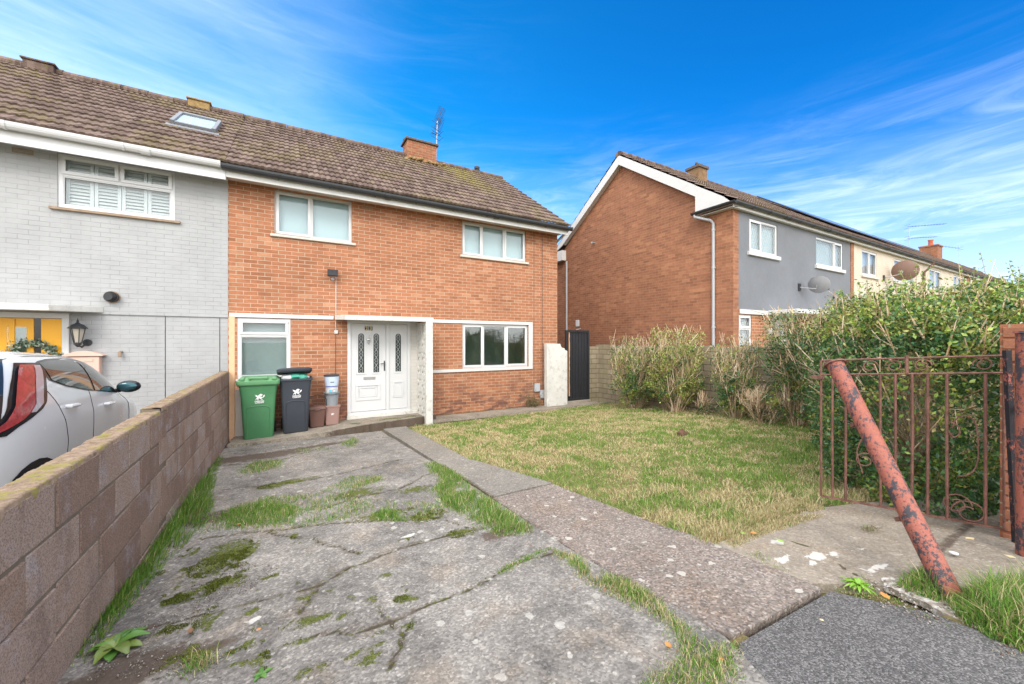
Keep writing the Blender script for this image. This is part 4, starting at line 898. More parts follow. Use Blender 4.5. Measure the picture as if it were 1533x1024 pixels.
for z in (4.55, 3.6, 2.1): m.tube([(GXW-.05, 6.04, z), (GXW-.05, 6.04, z+.05)], .044, 10); m.box(GXW-.06, GXW-.001, 6.0, 6.02, z+.01, z+.03)
m.build('downpipe', M['greypvc'], R1)
m = MB().tube([(GXW-.05, 12.0, 4.85), (GXW-.05, 12.0, .2)], .034, 10); m.build('downpipe', M['greypvc'], R1)
oy, oz = atX(890, 364, GXW)[1:]; MB().tube([(GXW, oy, oz), (GXW-.12, oy, oz+.01), (GXW-.14, oy, oz-.04)], .03, 8).build('overflow_pipe', M['greyplastic'], R1)
oy, oz = atX(865, 484, GXW)[1:]; m = MB().box(GXW-.03, GXW-.001, oy-.1, oy+.1, oz-.12, oz+.12); m.build('wall_vent', M['upvc'], R1, bev=.01)
oy, oz = atX(1062, 262, 12.9)[1:]
def chimney(par, x0, x1, y0, y1, z0, z1, mat='brick_pier', pots=0):
    c = MB().box(x0, x1, y0, y1, z0, z1).build('chimney', M[mat], par); q = MB().box(x0-.05, x1+.05, y0-.05, y1+.05, z1+.001, z1+.09)
    q.build('chimney_cap', M['darkcap'] if not pots else M['brick_pier'], c)
    if pots: MB().lathe(((x0+x1)/2, (y0+y1)/2, z1+.09), [(.14, 0), (.12, .35), (.15, .4), (.15, .45)], 12).build('chimney_pot', M['redclay'], c)
    return c
c1 = chimney(R1, 12.95, 13.45, 8.93, 9.4, 7.2, 8.1, 'oldstack'); MB().lathe((13.15, 9.15, 8.19), [(.03, 0), (.03, .1), (.06, .12), (.03, .2)], 8).build('cowl', M['blackpvc'], c1)
# roof panels on the second half of the roof
sp_ = MB(); n_ = np.array([0., -sl, 1.]); n_ /= np.linalg.norm(n_); dv = np.array([0, 1., sl]); dv /= np.linalg.norm(dv)
def onroof(x, s, h): return tuple(np.array([x, EYR, EZR])+dv*s+n_*h)
for i in range(8):
    a = 16.6+i*1.02
    for (s0, s1) in ((1.1, 2.7), (2.74, 4.3)):
        sp_.hexa([onroof(a, s0, .1), onroof(a+1, s0, .1), onroof(a+1, s1, .1), onroof(a, s1, .1), onroof(a, s0, .14), onroof(a+1, s0, .14), onroof(a+1, s1, .14), onroof(a, s1, .14)])
R2 = row_house('first cream painted house beyond the dark grey front, with a large brown dish', 16.08, 22.78, 'cream_brick', [(16.84, 18.07), (19.7, 21.9)], [(17, 18.5, 1.3, 2.4)])
sp_.build('solar_panels', M['solar'], R2, bev=.01)
R3 = row_house('second cream painted house of the right row, past the dark downpipe', 22.78, 29.3, 'cream_brick', [(23.6, 25.1), (27.0, 28.8)], [(24, 25.5, 1.3, 2.4)])
R4 = row_house('charcoal rendered house at the far end of the right row', 29.3, 36, 'render_dark', [(30.5, 31.9), (33.5, 35)], [(31, 32.5, 1.3, 2.4)])
R5 = row_house('farthest pale house of the right row, half hidden by the hedge', 36, 52, 'cream_brick', [(37.2, 38.6), (41, 43)], [(38, 39.5, 1.3, 2.4)])
for (h, ws) in ((R2, [(16.84, 18.07), (19.7, 21.9)]), (R3, [(23.6, 25.1), (27.0, 28.8)]), (R4, [(30.5, 31.9), (33.5, 35)]), (R5, [(37.2, 38.6), (41, 43)])):
    for (a, b) in ws:
        n = 2 if b-a < 1.6 else 3; window(h, a, b, 4.03, 4.87, GY-.01, [(i/n, (i+1)/n, 0, 1, i % 2) for i in range(n)], 'curtain', sill=('greystone', .09, .06, .1), dp=.02)
for (h, x) in ((R2, 17), (R3, 24), (R4, 31), (R5, 38)):
    window(h, x, x+1.5, 1.3, 2.4, GY, [(0, .5, 0, 1, 1), (.5, 1, 0, 1, 0)], 'curtain', dp=.02)
MB().box(15.93, 16.15, GY-.03, GY-.0115, .3, 4.98).build('brick_pilaster', M['brick_gable'], R1)
MB().box(29.1, 29.5, GY-.03, GY-.0115, .3, 4.98).build('brick_pilaster', M['brick_gable'], R3)
MB().tube([(22.9, 5.24, 5.0), (22.9, 5.3, 4.9), (22.75, GY-.06, 4.6), (22.75, GY-.06, .3)], .045, 10).build('downpipe', M['brownplastic'], R2)
chimney(R3, 36.9-7.5, 30.5, 8.8, 9.5, 7.2, 8.3, 'brick_pier', 1) if False else chimney(R5, 38.6, 39.6, 8.7, 9.6, 7.2, 8.35, 'brick_pier', 1)

# ------------------------------------------------------------------ walls, posts and gates of the plot
gw = MB()
def gwall(y0, y1, top0, top1, x0, x1):
    zb0, zb1 = gz(x1, y0)-.15, gz(x1, y1)-.15
    n = max(1, int((y1-y0)/.12)); vs = []
    ys = [y0+(y1-y0)*i/n for i in range(n+1)]
    for i, y in enumerate(ys):
        t = i/n; zt = top0+(top1-top0)*t; j = random.uniform(-.006, .006); jx = random.uniform(-.003, .003)
        vs += [(x0, y, gz(x1, y)-.15), (x0, y, zt+j), (x1+jx, y, zt+random.uniform(-.008, .004)), (x1, y, gz(x1, y)-.15)]
    fs = []
    for i in range(n):
        a = i*4
        fs += [(a, a+1, a+5, a+4), (a+1, a+2, a+6, a+5), (a+2, a+3, a+7, a+6), (a+3, a, a+4, a+7)]
    fs += [(3, 2, 1, 0), (n*4, n*4+1, n*4+2, n*4+3)]
    gw.add(vs, fs)
LWX0, LWX1 = -.965, -.85
gwall(.6, 4.06, 1.145, 1.2, LWX0, LWX1); gwall(4.061, 8.45, 1.225, 1.235, LWX0-.003, LWX1-.003)
# block faces stand a few millimetres proud, joints raked
fb = MB()
for c in range(6):
    zt = 1.145-c*.225
    y = .62-(c % 2)*.225
    while y < 8.4:
        a, b_ = max(y+.009, .6), min(y+.44, 8.44); tt = zt+(.085 if y > 3.9 else .055*max(0, (y-.6))/3.46)-.008
        for (aa, bb) in (((a, min(b_, 4.052)), (4.068, b_)) if a < 4.06 < b_ else ((a, b_),)):
            if bb-aa > .03 and tt > gz(-.85, y):
                k = random.uniform(.006, .011); x = LWX1-.001; fb.hexa([(x, aa, tt-.209), (x+k, aa+.004, tt-.206), (x+k, bb-.004, tt-.206), (x, bb, tt-.209), (x, aa, tt), (x+k, aa+.004, tt-.003), (x+k, bb-.004, tt-.003), (x, bb, tt)])
        y += .45
WT = thing('garden_wall', (LWX0, 4.5, 0), 'low brown concrete block wall with mossy top between the driveway and the white car', 'wall')
gw.build('wall_core', M['mortarcore'], WT); fb.build('block_faces', M['blockface'], WT, recalc=True)
for (ya, yb, za, zb) in ((.6, 4.055, 1.15, 1.205), (4.062, 8.45, 1.23, 1.24)):
    ny = int((yb-ya)/.012); Y_ = np.linspace(ya, yb, ny+1); U_ = np.array([0, 0, .12, .3, .5, .7, .88, 1, 1]); YY, UU = np.meshgrid(Y_, U_, indexing='ij')
    wob = (fbm(YY*3, UU*.4, 6, 51)-.5); XX = LWX0-.004+UU*(LWX1-LWX0+.008)+np.where(UU > .9, wob*.012, np.where(UU < .1, -wob*.012, 0)); ZZ = za+(zb-za)*(YY-ya)/(yb-ya)+.004+(fbm(YY, XX, 22, 61)-.5)*.014+(fbm(YY, XX, 90, 63)-.5)*.008
    ZZ[:, 0] -= .03; ZZ[:, -1] -= .025+.03*fbm(YY[:, 0], YY[:, 0]*0, 8, 71)
    ZZ[:, 1] -= .004; ZZ[:, -2] -= .004; k = len(U_); q = [(a*k+b_, (a+1)*k+b_, (a+1)*k+b_+1, a*k+b_+1) for a in range(ny) for b_ in range(k-1)]
    fastmesh('weathered_top', np.stack([XX.ravel(), YY.ravel(), ZZ.ravel()], 1), quads=np.array(q)[:, ::-1], mat=M['block_cap'], parent=WT)
# boundary wall of old blocks between the two houses
bw = MB(); BX = 7.92
for (y0, y1) in ((1.6, 8.78),):
    n = 24
    for i in range(n):
        a = y0+(y1-y0)*i/n; b_ = y0+(y1-y0)*(i+1)/n; zt = 1.66+.0*(a)+random.uniform(-.03, .03)
        bw.box(BX, BX+.14, a, b_-.002, -.1, zt)
bo = bw.build('boundary_wall', M['oldblock']); tag(bo, 'mossy grey block wall behind the row of shrubs, below the brick gable', 'wall')
m = MB()
m.box(7.58, 7.919, 8.66, 8.8, -.1, 1.62); m.box(7.60, 7.919, 8.655, 8.66, 1.2, 1.5)
o = m.build('gate_pier', M['oldblock']); tag(o, 'short grey block pier at the right side of the black gate', 'wall')
ws = MB(); pts = [(6.02, 0), (6.70, 0), (6.70, 1.5), (6.66, 1.52), (6.62, 1.53), (6.60, 1.58), (6.5, 1.60), (6.46, 1.7), (6.02, 1.71)]
ws.prism(pts, 'y', 8.56, 8.70); o = ws.build('white_wall_stub', M['oldwhite'], bev=.008); tag(o, 'broken white painted wall stub between the orange brick corner and the black gate', 'wall')
m = MB(); m.box(6.47, 6.69, 8.60, 8.69, 1.5, 1.62); 
GT = thing('side_gate', (6.7, 8.66, .1), 'tall black timber gate of vertical boards beside the white wall stub', 'gate')
m = MB(); frame_xz(m, 6.70, 7.53, .12, 2.08, 8.62, 8.68, .06); m.box(6.76, 7.47, 8.675, 8.7, .18, 2.02); m.build('gate_frame', M['blacktimber'], GT)
x = 6.845
m = MB()
for i in range(6): m.box(x+i*.104, x+i*.104+.095, 8.64+random.uniform(0, .004), 8.66, .14, 2.02)
m.build('board', M['blacktimber'], GT, bev=.003)
m = MB()
for i in range(10):
    z0 = .25+i*.18; m.hexa([(6.8, 8.63, z0), (6.835+random.uniform(-.008, .008), 8.63, z0), (6.835, 8.645, z0), (6.8, 8.645, z0), (6.8+random.uniform(-.006, .006), 8.63, z0+.178), (6.83+random.uniform(-.01, .01), 8.63, z0+.178), (6.83, 8.645, z0+.178), (6.8, 8.645, z0+.178)])
m.build('split_board', M['rawwood'], GT)
MB().tube([(7.02, 8.6, 2.09), (7.12, 8.6, 2.11), (7.2, 8.61, 2.13)], .014, 8).build('latch', M['chrome'], GT)
MB().box(6.71, 7.55, 8.58, 8.74, 0, .115).build('threshold', M['apron'], GT, bev=.01)
m = MB().box(-.845, -.765, 8.36, 8.41, .02, 2.2); 
for i in range(14): m.tube([(-.805+random.uniform(-.012, .012), 8.3595, .2+i*.14), (-.805, 8.358, .2+i*.14)], .006, 6)
o = m.build('timber_post', M['timber'], bev=.003); tag(o, 'pale new timber post at the end of the block wall', 'post')
# brick pier, iron gate and posts by the road
PP = thing('brick_pier', (4.05, .45, .5), 'red brick gate pier at the right edge, behind the black post', 'pier')
m = MB().box(3.86, 4.2, .26, .60, .2, 1.86); m.build('brickwork', M['brick_pier'], PP)
def pier_bricks():
    m = MB(); z = .5
    k = 0
    while z < 1.84:
        y = .60
        for L in ((.225, .1) if k % 2 else (.1, .225)): 
            m.box(3.852, 3.861, y-L, y-.012, z+.006+random.uniform(-.002, .002), z+.066); y -= L+.005
        z += .075; k += 1
    return m.build('brick_faces', m_plain('old_orange_brick', (.27, .11, .06), .9, .35, 9, .8), PP, bev=.003)
pier_bricks()
pa = MB().tube([(3.625, .457, .4), (3.625, .457, 1.80)], .052, 20); pa.tube([(3.625, .457, 1.80), (3.625, .457, 1.812)], [.062, .058], 20); o = pa.build('gate_post', M['polepaint']); tag(o, 'upright red and black painted steel post at the right edge of the photo', 'post')
gb, gt_ = (2.76, .56), (3.15, 1.18)
b0 = np.array((2.735, .52, .42)); b1 = np.array((3.15, 1.18, 1.60)); dd = b1-b0; dd /= np.linalg.norm(dd)
LP = thing('leaning_post', tuple(b0), 'thick rusty red steel post leaning to the left over the slab', 'post')
m = MB().tube([b0, b0+(b1-b0)*.5, b1], .0475, 24); m.build('pipe', M['polepaint'], LP)
m = MB().tube([b1, b1+dd*.012], [.062, .06], 24); m.build('cap', M['rust'], LP)
for f_ in (.34, .72):
    c = b0+(b1-b0)*f_; s_ = np.cross(dd, (0, 0, 1)); s_ /= np.linalg.norm(s_); u_ = np.cross(s_, dd)
    e = c-u_*.05*(-1)+s_*0; m = MB().hexa([tuple(c+s_*a+u_*q+dd*w_) for w_ in (-.01, .01) for (a, q) in ((-.035, -.04), (.035, -.04), (.03, -.075), (-.03, -.075))]); m.build('hinge_lug', M['rust'], LP)
IG = thing('iron_gate', (3.88, .52, .55), 'rusty iron garden gate with thin vertical bars standing open against the hedge', 'gate')
A = np.array((3.65, 1.46, 0)); B = np.array((3.87, .535, 0)); gl_ = np.linalg.norm(B-A)
def gp(u, v): # u along 0..1, v 0..1 bottom..top
    p = A+(B-A)*u; return (p[0], p[1], (.54+.055*u)+v*(1.065+.01*u))
m = MB(); 
m.tube([gp(0, 1), gp(1, 1)], .0075, 6).build('top_rail', M['rust'], IG); MB().tube([gp(0, .895), gp(1, .9)], .0075, 6).build('middle_rail', M['rust'], IG)
MB().bar(gp(-.0, 0), gp(1, 0), .02, .012).build('bottom_rail', M['rust'], IG)
for i, u in enumerate((.075, .155, .36, .44, .525, .605, .7, .87, .95)):
    w_ = random.uniform(-.006, .006); MB().tube([gp(u, .0), gp(u+w_, .5), gp(u+w_*.5, .895)], .0085, 8).build('bar', M['rust'], IG)
MB().tube([gp(0, 0), gp(0, 1.0)], .008, 6).build('end_bar', M['rust'], IG)
MB().tube([gp(.5, .9), gp(.5, 1.02)], .011, 8).build('finial', M['rust'], IG)
def scroll(u, v, r, sgn, turns=1.35, sx=1, sy=1):
    pts = []
    for t in np.linspace(0, turns*2*PI, 22):
        rr = r*(1-.62*t/(turns*2*PI)); pts.append(gp(u+sx*sgn*rr*math.cos(t)/gl_, v+sy*rr*math.sin(t)/1.06))
    MB().tube(pts, .0045, 5).build('scroll', M['rust'], IG)
for (u, v, r, s_) in ((.3, .95, .045, 1), (.43, .95, .045, -1), (.58, .95, .045, 1), (.86, .95, .045, -1), (.27, .3, .06, 1), (.27, .52, .06, -1), (.8, .06, .08, -1), (.74, .1, .07, 1)): scroll(u, v, r, s_)
for (pts) in ([(.72, .55), (.74, .63), (.78, .65), (.83, .62), (.84, .5), (.84, .35), (.8, .28), (.74, .27)], [(.7, .55), (.73, .5), (.76, .53), (.75, .58), (.71, .6)], [(.26, .2), (.22, .35), (.25, .45), (.3, .42)]):
    P_ = np.array(pts); tt = np.linspace(0, len(P_)-1, 30); xx = np.interp(tt, range(len(P_)), P_[:, 0]); yy = np.interp(tt, range(len(P_)), P_[:, 1]); k_ = np.ones(5)/5
    xx = np.concatenate([[xx[0]]*2, xx, [xx[-1]]*2]); yy = np.concatenate([[yy[0]]*2, yy, [yy[-1]]*2]); xx = np.convolve(xx, k_, 'valid'); yy = np.convolve(yy, k_, 'valid')
    MB().tube([gp(a, b_) for a, b_ in zip(xx, yy)], .0045, 5).build('scroll', M['rust'], IG)
m = MB().tube([(3.806, .527, .5), (3.787, .562, 1.70)], .019, 4, smooth=False); o = m.build('hanging_stile', M['blackpaint'], IG)
for z in (.72, 1.36): MB().tube([(3.84, .52, z), (3.66, .48, z)], .011, 8).build('hinge', M['blackpaint'], IG)
MB().box(3.63, 3.66, 1.44, 1.52, 1.46, 1.485).build('latch', M['rust'], IG)

# ------------------------------------------------------------------ bins and tubs by the wall
def ring_rect(cx, cy, z, w, d, r=.05, n=4):
    pts = []
    for (sx, sy, a0) in ((1, 1, 0), (-1, 1, PI/2), (-1, -1, PI), (1, -1, 3*PI/2)):
        for k in range(n+1):
            a = a0+PI/2*k/n; pts.append((cx+sx*(w/2-r)+r*math.cos(a), cy+sy*(d/2-r)+r*math.sin(a), z))
    return pts
def emblem(par, cx, y, cz, s, tilt, text=True):
    """dragon-like council emblem over two lines of lettering; the face leans by tilt"""
    polys = [[(-.30, .10), (-.42, .22), (-.50, .20), (-.38, .30), (-.55, .42), (-.30, .36), (-.22, .28), (-.10, .30), (.05, .18), (.22, .16), (.30, .02), (.20, -.08), (.32, -.22), (.42, -.24), (.30, -.30), (.12, -.18), (-.02, -.06), (-.12, -.12), (-.10, -.28), (-.20, -.32), (-.22, -.14), (-.34, -.18), (-.40, -.30), (-.44, -.24), (-.34, -.06), (-.22, .04)],
             [(-.12, .26), (-.02, .46), (.06, .40), (.10, .56), (.18, .44), (.26, .54), (.28, .40), (.40, .44), (.30, .28), (.18, .22), (.02, .24)],
             [(.26, .06), (.40, .12), (.46, .24), (.40, .34), (.56, .30), (.56, .44), (.62, .26), (.52, .06), (.38, -.02), (.28, -.02)]]
    m = MB(); sc_ = s
    for i, p in enumerate(polys):
        n = len(p); vs = [(cx+a*sc_, y+tilt*(b_*sc_)-.003-i*.0004, cz+b_*sc_) for a, b_ in p]; me_v = vs
        m.add(vs, [tuple(range(n))])
    o = m.build('emblem', M['logo'], par, recalc=False)
    if text:
        for (t, zz, sz) in (('CAERDYDD', -.52, .2), ('CARDIFF', -.74, .26)):
            text_mesh(t, s*sz, M['logo'], 'lettering', o, (cx, y-.0025+tilt*zz*s, cz+zz*s), uz=(0, tilt, 1), depth=.0006, bold=.0012)
def wheelie(x, y, z, label, body, lid, openlid, rot, group='wheelie bins by the front door', s=(1, 1, 1)):
    t = thing('wheelie_bin', (x, y, z), label, 'wheelie bin', group)
    W, D, Hh = .56*s[0], .62*s[1], .98*s[2]
    rings = []
    for (f, zz) in ((.74, 0), (.77, .02), (.84, .4), (.9, .72), (.97, .9), (1.0, .93)):
        w_ = W*f; d_ = D*(f*.6+.4); rings.append(ring_rect(x, y-.0+(D-d_)*.0, z+zz*Hh, w_, d_, .05))
    rings.append(ring_rect(x, y, z+.935*Hh, W*1.07, D*1.05, .055)); rings.append(ring_rect(x, y, z+.965*Hh, W*1.07, D*1.05, .055)); rings.append(ring_rect(x, y, z+.965*Hh, W*.92, D*.9, .05)); rings.append(ring_rect(x, y, z+.9*Hh, W*.88, D*.86, .05))
    m = MB().loft(rings); m.build('body', M[body], t)
    # recessed arch panel edge on the front
    yb = lambda zz: y-D*((.84+.16*min(1, max(0, (zz-.4)/.5)))*.6+.4)/2 if zz > .4 else y-D*((.74+.1*zz/.4)*.6+.4)/2
    m = MB(); pts = []
    hw = .125*s[0]*1.3
    for zz in (.03, .2, .4, .5): pts.append((x-hw, yb(zz)-.002, z+zz*Hh))
    for a in np.linspace(PI, 0, 9): pts.append((x+hw*math.cos(a), yb(.53)-.003, z+(.53+.045*math.sin(a))*Hh))
    for zz in (.5, .4, .2, .03): pts.append((x+hw, yb(zz)-.002, z+zz*Hh))
    m.tube(pts, .007, 6); m.build('moulded_panel', M[body], t)
    sl_ = -(yb(.8)-yb(.6))/(.2*Hh)*-1
    emblem(t, x+.015, yb(.72)-.004, z+.72*Hh, .13, (yb(.85)-yb(.6))/(.25*Hh))
    m = MB()
    if not openlid:
        rings = []
        for (w_, d_, zz, yy) in ((1.1, 1.1, .95, 0), (1.12, 1.12, .965, 0), (1.12, 1.12, 1.015, 0), (1.04, 1.04, 1.04, .0), (.9, .9, 1.065, .02), (.6, .7, 1.07, .03)): rings.append(ring_rect(x, y+yy, z+zz*Hh, W*w_, D*w_*1.0, .06))
        m.loft(rings); lo_ = m.build('lid', M[lid], t)
        h = MB(); yy = y-D*.5; h.box(x-.14, x-.11, yy-.045, yy+.1, z+1.04*Hh, z+1.085*Hh).box(x+.11, x+.14, yy-.045, yy+.1, z+1.04*Hh, z+1.085*Hh).box(x-.14, x+.14, yy-.05, yy-.02, z+1.055*Hh, z+1.085*Hh); h.box(x-.27, x-.2, yy-.04, yy+.5, z+1.03*Hh, z+1.075*Hh).box(x+.2, x+.27, yy-.04, yy+.5, z+1.03*Hh, z+1.075*Hh); h.build('lid_handle', M[lid], lo_, bev=.008)
    else:
        an = math.radians(9); c_, s_ = math.cos(an), math.sin(an); rings = []
        for (w_, zz) in ((1.06, .0), (1.09, .012), (1.09, .05), (.95, .075), (.7, .085)):
            r = ring_rect(0, 0, zz, W*w_, D*w_, .06); yh = D*.55; rings.append([(x+a-.015, y+yh+(b_-yh)*c_-(-q)*0*s_, z+1.0*Hh+q+(yh-b_)*s_*.9+a*.03) for a, b_, q in r])
        m.loft(rings); lo_ = m.build('lid', M[lid], t)
    wh = MB()
    for sx in (-1, 1): wh.tube([(x+sx*(W*.33), y+D*.42, z+.1), (x+sx*(W*.33+.05), y+D*.42, z+.1)], .1, 18)
    for sx in (-1, 1):
        w2 = MB().tube([(x+sx*(W*.36), y+D*.36, z+.1), (x+sx*(W*.36+.05), y+D*.36, z+.1)], .1, 18); w2.build('wheel', M['tyre'], t)
    MB().tube([(x-W*.4, y+D*.56, z+.95*Hh), (x+W*.4, y+D*.56, z+.95*Hh)], .014, 8).build('handle', M[body], t)
    return t
SZ = .115
wheelie(-.40, 8.33, .085, 'green wheelie bin with a closed lid, in front of the frosted window', 'greenbin', 'greenlid', False, 0, s=(1.02, 1, 1.0))
B2 = wheelie(.165, 8.40, .11, 'dark slate wheelie bin with its lid propped open by refuse bags', 'blackbin', 'blackbin', True, 0, s=(.93, 1, 1.03))
m = MB().sphere((.16, 8.33, 1.12), (.17, .22, .07), 14, 8, .12); m.sphere((.27, 8.25, 1.1), (.1, .14, .07), 10, 6, .15); o = m.build('refuse_bag', M['bag']); tag(o, 'teal green refuse bag bulging from the open dark bin', 'bag')
m = MB().sphere((.04, 8.24, 1.1), (.11, .14, .06), 12, 7, .14); m.sphere((.33, 8.3, 1.09), (.07, .14, .05), 10, 6, .15); o = m.build('refuse_bag', M['bag2']); tag(o, 'white refuse bag at the left in the open dark bin', 'bag')
# small food caddy with its bail raised
def taper_box(m, x, y, z, w0, w1, d0, d1, h, r=.03): return m.loft([ring_rect(x, y, z, w0, d0, r), ring_rect(x, y, z+h*.5, (w0+w1)/2, (d0+d1)/2, r), ring_rect(x, y, z+h, w1, d1, r)])
FC = thing('food_caddy', (.52, 8.5, .125), 'small dark brown food waste caddy with raised handle, right of the dark bin', 'caddy')
m = MB(); taper_box(m, .53, 8.5, .125, .24, .30, .24, .3, .33); m.build('body', M['brownplastic'], FC)
m = MB().loft([ring_rect(.53, 8.5, .455, .33, .33, .04), ring_rect(.53, 8.5, .49, .33, .33, .04), ring_rect(.53, 8.5, .52, .26, .26, .04)]); m.box(.48, .58, 8.33, 8.4, .44, .50); m.box(.46, .60, 8.42, 8.5, .52, .535); m.build('lid', M['brownplastic'], FC, bev=.004)
MB().tube([(.36, 8.5, .45), (.365, 8.5, .62), (.40, 8.5, .69), (.53, 8.49, .72), (.66, 8.5, .70), (.70, 8.5, .62), (.70, 8.5, .45)], .009, 8).build('handle', M['blackpvc'], FC)
CX, CY = .80, 8.56
def tub(name, label, z, w0, w1, h, mat, group='tubs stacked beside the front door', rnd=False):
    t = thing(name, (CX, CY, z), label, 'tub', group)
    m = MB()
    if rnd: m.lathe((CX, CY, z), [(w0/2, 0), (w1/2, h), (w1/2+.008, h), (w1/2+.008, h-.0)], 24)
    else: taper_box(m, CX, CY, z, w0, w1, w0, w1, h)
    m.build('body', M[mat], t); return t
t = tub('brown_caddy', 'faded pink brown caddy at the bottom of the stack beside the door', .13, .235, .275, .345, 'pinkbrown')
MB().loft([ring_rect(CX, CY, .475, .30, .30, .03), ring_rect(CX, CY, .50, .30, .30, .03)]).build('rim', M['pinkbrown'], t)
emblem(t, CX, CY-.1325, .33, .055, -.05, False)
t = tub('bucket', 'grey plastic bucket standing in the pink brown caddy', .48, .215, .26, .26, 'greyplastic', rnd=True)
m = MB().lathe((CX, CY, .735), [(.132, 0), (.145, 0), (.148, .025), (.132, .025)], 24); m.build('rim', M['greyplastic'], t)
MB().tube([(CX+.145*math.cos(a), CY+.145*math.sin(a)-.01, .735-.02*abs(math.sin(a))) for a in np.linspace(PI, 2*PI, 14)], .004, 6).build('handle', M['blackpvc'], t)
t = tub('paint_tub', 'white paint tub with a blue and orange label, under the pale blue tub', .745, .225, .24, .125, 'upvc', rnd=True)
def lab(r0, z0, z1, a0, a1, mat, name='label_patch'):
    m = MB(); aa = np.linspace(a0, a1, 8); vs = [(CX+r0*math.cos(a), CY+r0*math.sin(a), z) for z in (z0, z1) for a in aa]; m.add(vs, [(i, i+1, i+9, i+8) for i in range(7)]); m.build(name, mat, t, recalc=False)
lab(.1215, .765, .815, -2.05, -1.0, m_plain('cyan_label', (.08, .5, .7), .5, .1, 40)); lab(.1222, .775, .80, -1.75, -1.45, m_plain('orange_label', (.8, .25, .12), .5, .1, 40)); lab(.1222, .775, .80, -1.4, -1.1, M['logo'])
t = tub('storage_tub', 'pale blue tub with a dark lid at the top of the stack', .872, .24, .27, .2, 'bluetub', rnd=True)
MB().lathe((CX, CY, 1.07), [(.138, 0), (.145, .004), (.145, .028), (.12, .036), (.02, .036)], 24).build('lid', M['blackbin'], t)
lab(.1305, .955, .967, -1.85, -1.3, M['black']); lab(.1235, .875, .885, -2.6, -.6, m_plain('blue_stripe', (.1, .12, .6), .5))
m = MB().loft([[(-.66+r*math.cos(a)+.015*math.sin(3*a), 8.52+r*math.sin(a), z) for a in np.linspace(0, 2*PI, 22, endpoint=False)] for r, z in ((.125, .085), (.13, .4), (.128, .8), (.125, .9))]); 
sp3 = [(-.66+(.134+.0009*i)*math.cos(a), 8.52+(.134+.0009*i)*math.sin(a)) for i, a in enumerate(np.linspace(-2.9, .1, 16))]
CR = thing('carpet_roll', (-.66, 8.52, .085), 'rolled beige carpet standing on end between the timber post and green bin', 'carpet roll')
m.build('roll', M['carpet'], CR); fl2 = MB()
for i in range(15):
    a, b_ = sp3[i], sp3[i+1]; t0 = .9-.0*i; zb = lambda k: .09 if k < 8 else .09+(k-8)*.055
    fl2.add([(a[0], a[1], zb(i)), (b_[0], b_[1], zb(i+1)), (b_[0], b_[1], .905), (a[0], a[1], .905)], [(0, 1, 2, 3)])
fl2.build('loose_flap', m_plain('pale_carpet_flap', (.66, .62, .58), .9, .05, 6, .4), CR, recalc=False)

# ------------------------------------------------------------------ things fixed on the house fronts
fx, fz = .832, 3.15
FLD = thing('floodlight', (fx, Y0, fz), 'small black floodlight on the orange brick wall above the door canopy', 'light')
m = MB().hexa([(fx-.10, Y0-.2, fz-.05), (fx+.09, Y0-.2, fz-.05), (fx+.11, Y0-.08, fz+.08), (fx-.09, Y0-.08, fz+.08), (fx-.10, Y0-.17, fz-.08), (fx+.09, Y0-.17, fz-.08), (fx+.11, Y0-.05, fz+.05), (fx-.09, Y0-.05, fz+.05)]); m.build('housing', M['blackpvc'], FLD, bev=.005)
c = np.array((fx, Y0-.158, fz-.018)); m = MB().hexa([(fx-.07, Y0-.175, fz-.073), (fx+.06, Y0-.175, fz-.073), (fx+.08, Y0-.08, fz+.022), (fx-.06, Y0-.08, fz+.022), (fx-.07, Y0-.173, fz-.078), (fx+.06, Y0-.173, fz-.078), (fx+.08, Y0-.078, fz+.017), (fx-.06, Y0-.078, fz+.017)]); m.build('lens', M['lens'], FLD)
MB().sphere((fx+.01, Y0-.04, fz-.11), (.035, .035, .035), 10, 7).build('sensor', M['greypvc'], FLD)
m = MB().tube([(fx+.01, Y0-.001, fz-.11), (fx+.01, Y0-.05, fz-.11)], .02, 8); m.build('bracket', M['blackpvc'], FLD)
m = MB().tube([(.905, Y0-.01, 3.08), (.905, Y0-.01, 2.295), (.905, Y0-.04, 2.29), (.905, Y0-.045, 2.2), (.9, Y0-.01, 2.18), (.905, Y0-.01, 1.99)], .006, 6); m.build('cable', M['upvc'], FLD)
MB().box(.875, .945, Y0-.035, Y0-.001, 1.92, 1.99).build('switch_box', M['upvc'], FLD, bev=.006)
MB().tube([(.9, Y0-.006, 1.92), (.895, Y0-.006, .2)], .004, 6).build('cable', M['blackpvc'], FLD)
lx, ly, lz = -2.8, Y0-.16, 1.87
LN = thing('wall_lantern', (lx, Y0, lz), 'black carriage lantern on the grey wall beside the yellow door', 'lantern')
m = MB(); 
for (r0, z0, r1, z1) in ((.045, -.13, .085, .09),):
    for k in range(6):
        a = PI/3*k; m.tube([(lx+r0*math.cos(a), ly+r0*math.sin(a), lz+z0), (lx+r1*math.cos(a), ly+r1*math.sin(a), lz+z1)], .006, 5)
m.build('cage', M['blackpvc'], LN); 
MB().lathe((lx, ly, lz), [(.04, -.125), (.078, .085)], 6, smooth=False).build('glass', M['lampglass'], LN)
MB().lathe((lx, ly, lz), [(.12, .09), (.115, .1), (.07, .15), (.035, .165), (.012, .19), (.016, .205), (.005, .225), (.004, .25)], 6, smooth=False).build('roof', M['blackpvc'], LN)
MB().lathe((lx, ly, lz), [(.01, -.2), (.02, -.185), (.045, -.16), (.05, -.13)], 6, smooth=False).build('base', M['blackpvc'], LN)
m = MB().tube([(lx, ly, lz-.17), (lx+.03, ly+.05, lz-.2), (lx+.06, ly+.14, lz-.14)], .014, 8); m.tube([(lx+.06, Y0-.012, lz-.13), (lx+.06, Y0+.012, lz-.13)], .055, 14); m.build('arm', M['blackpvc'], LN)
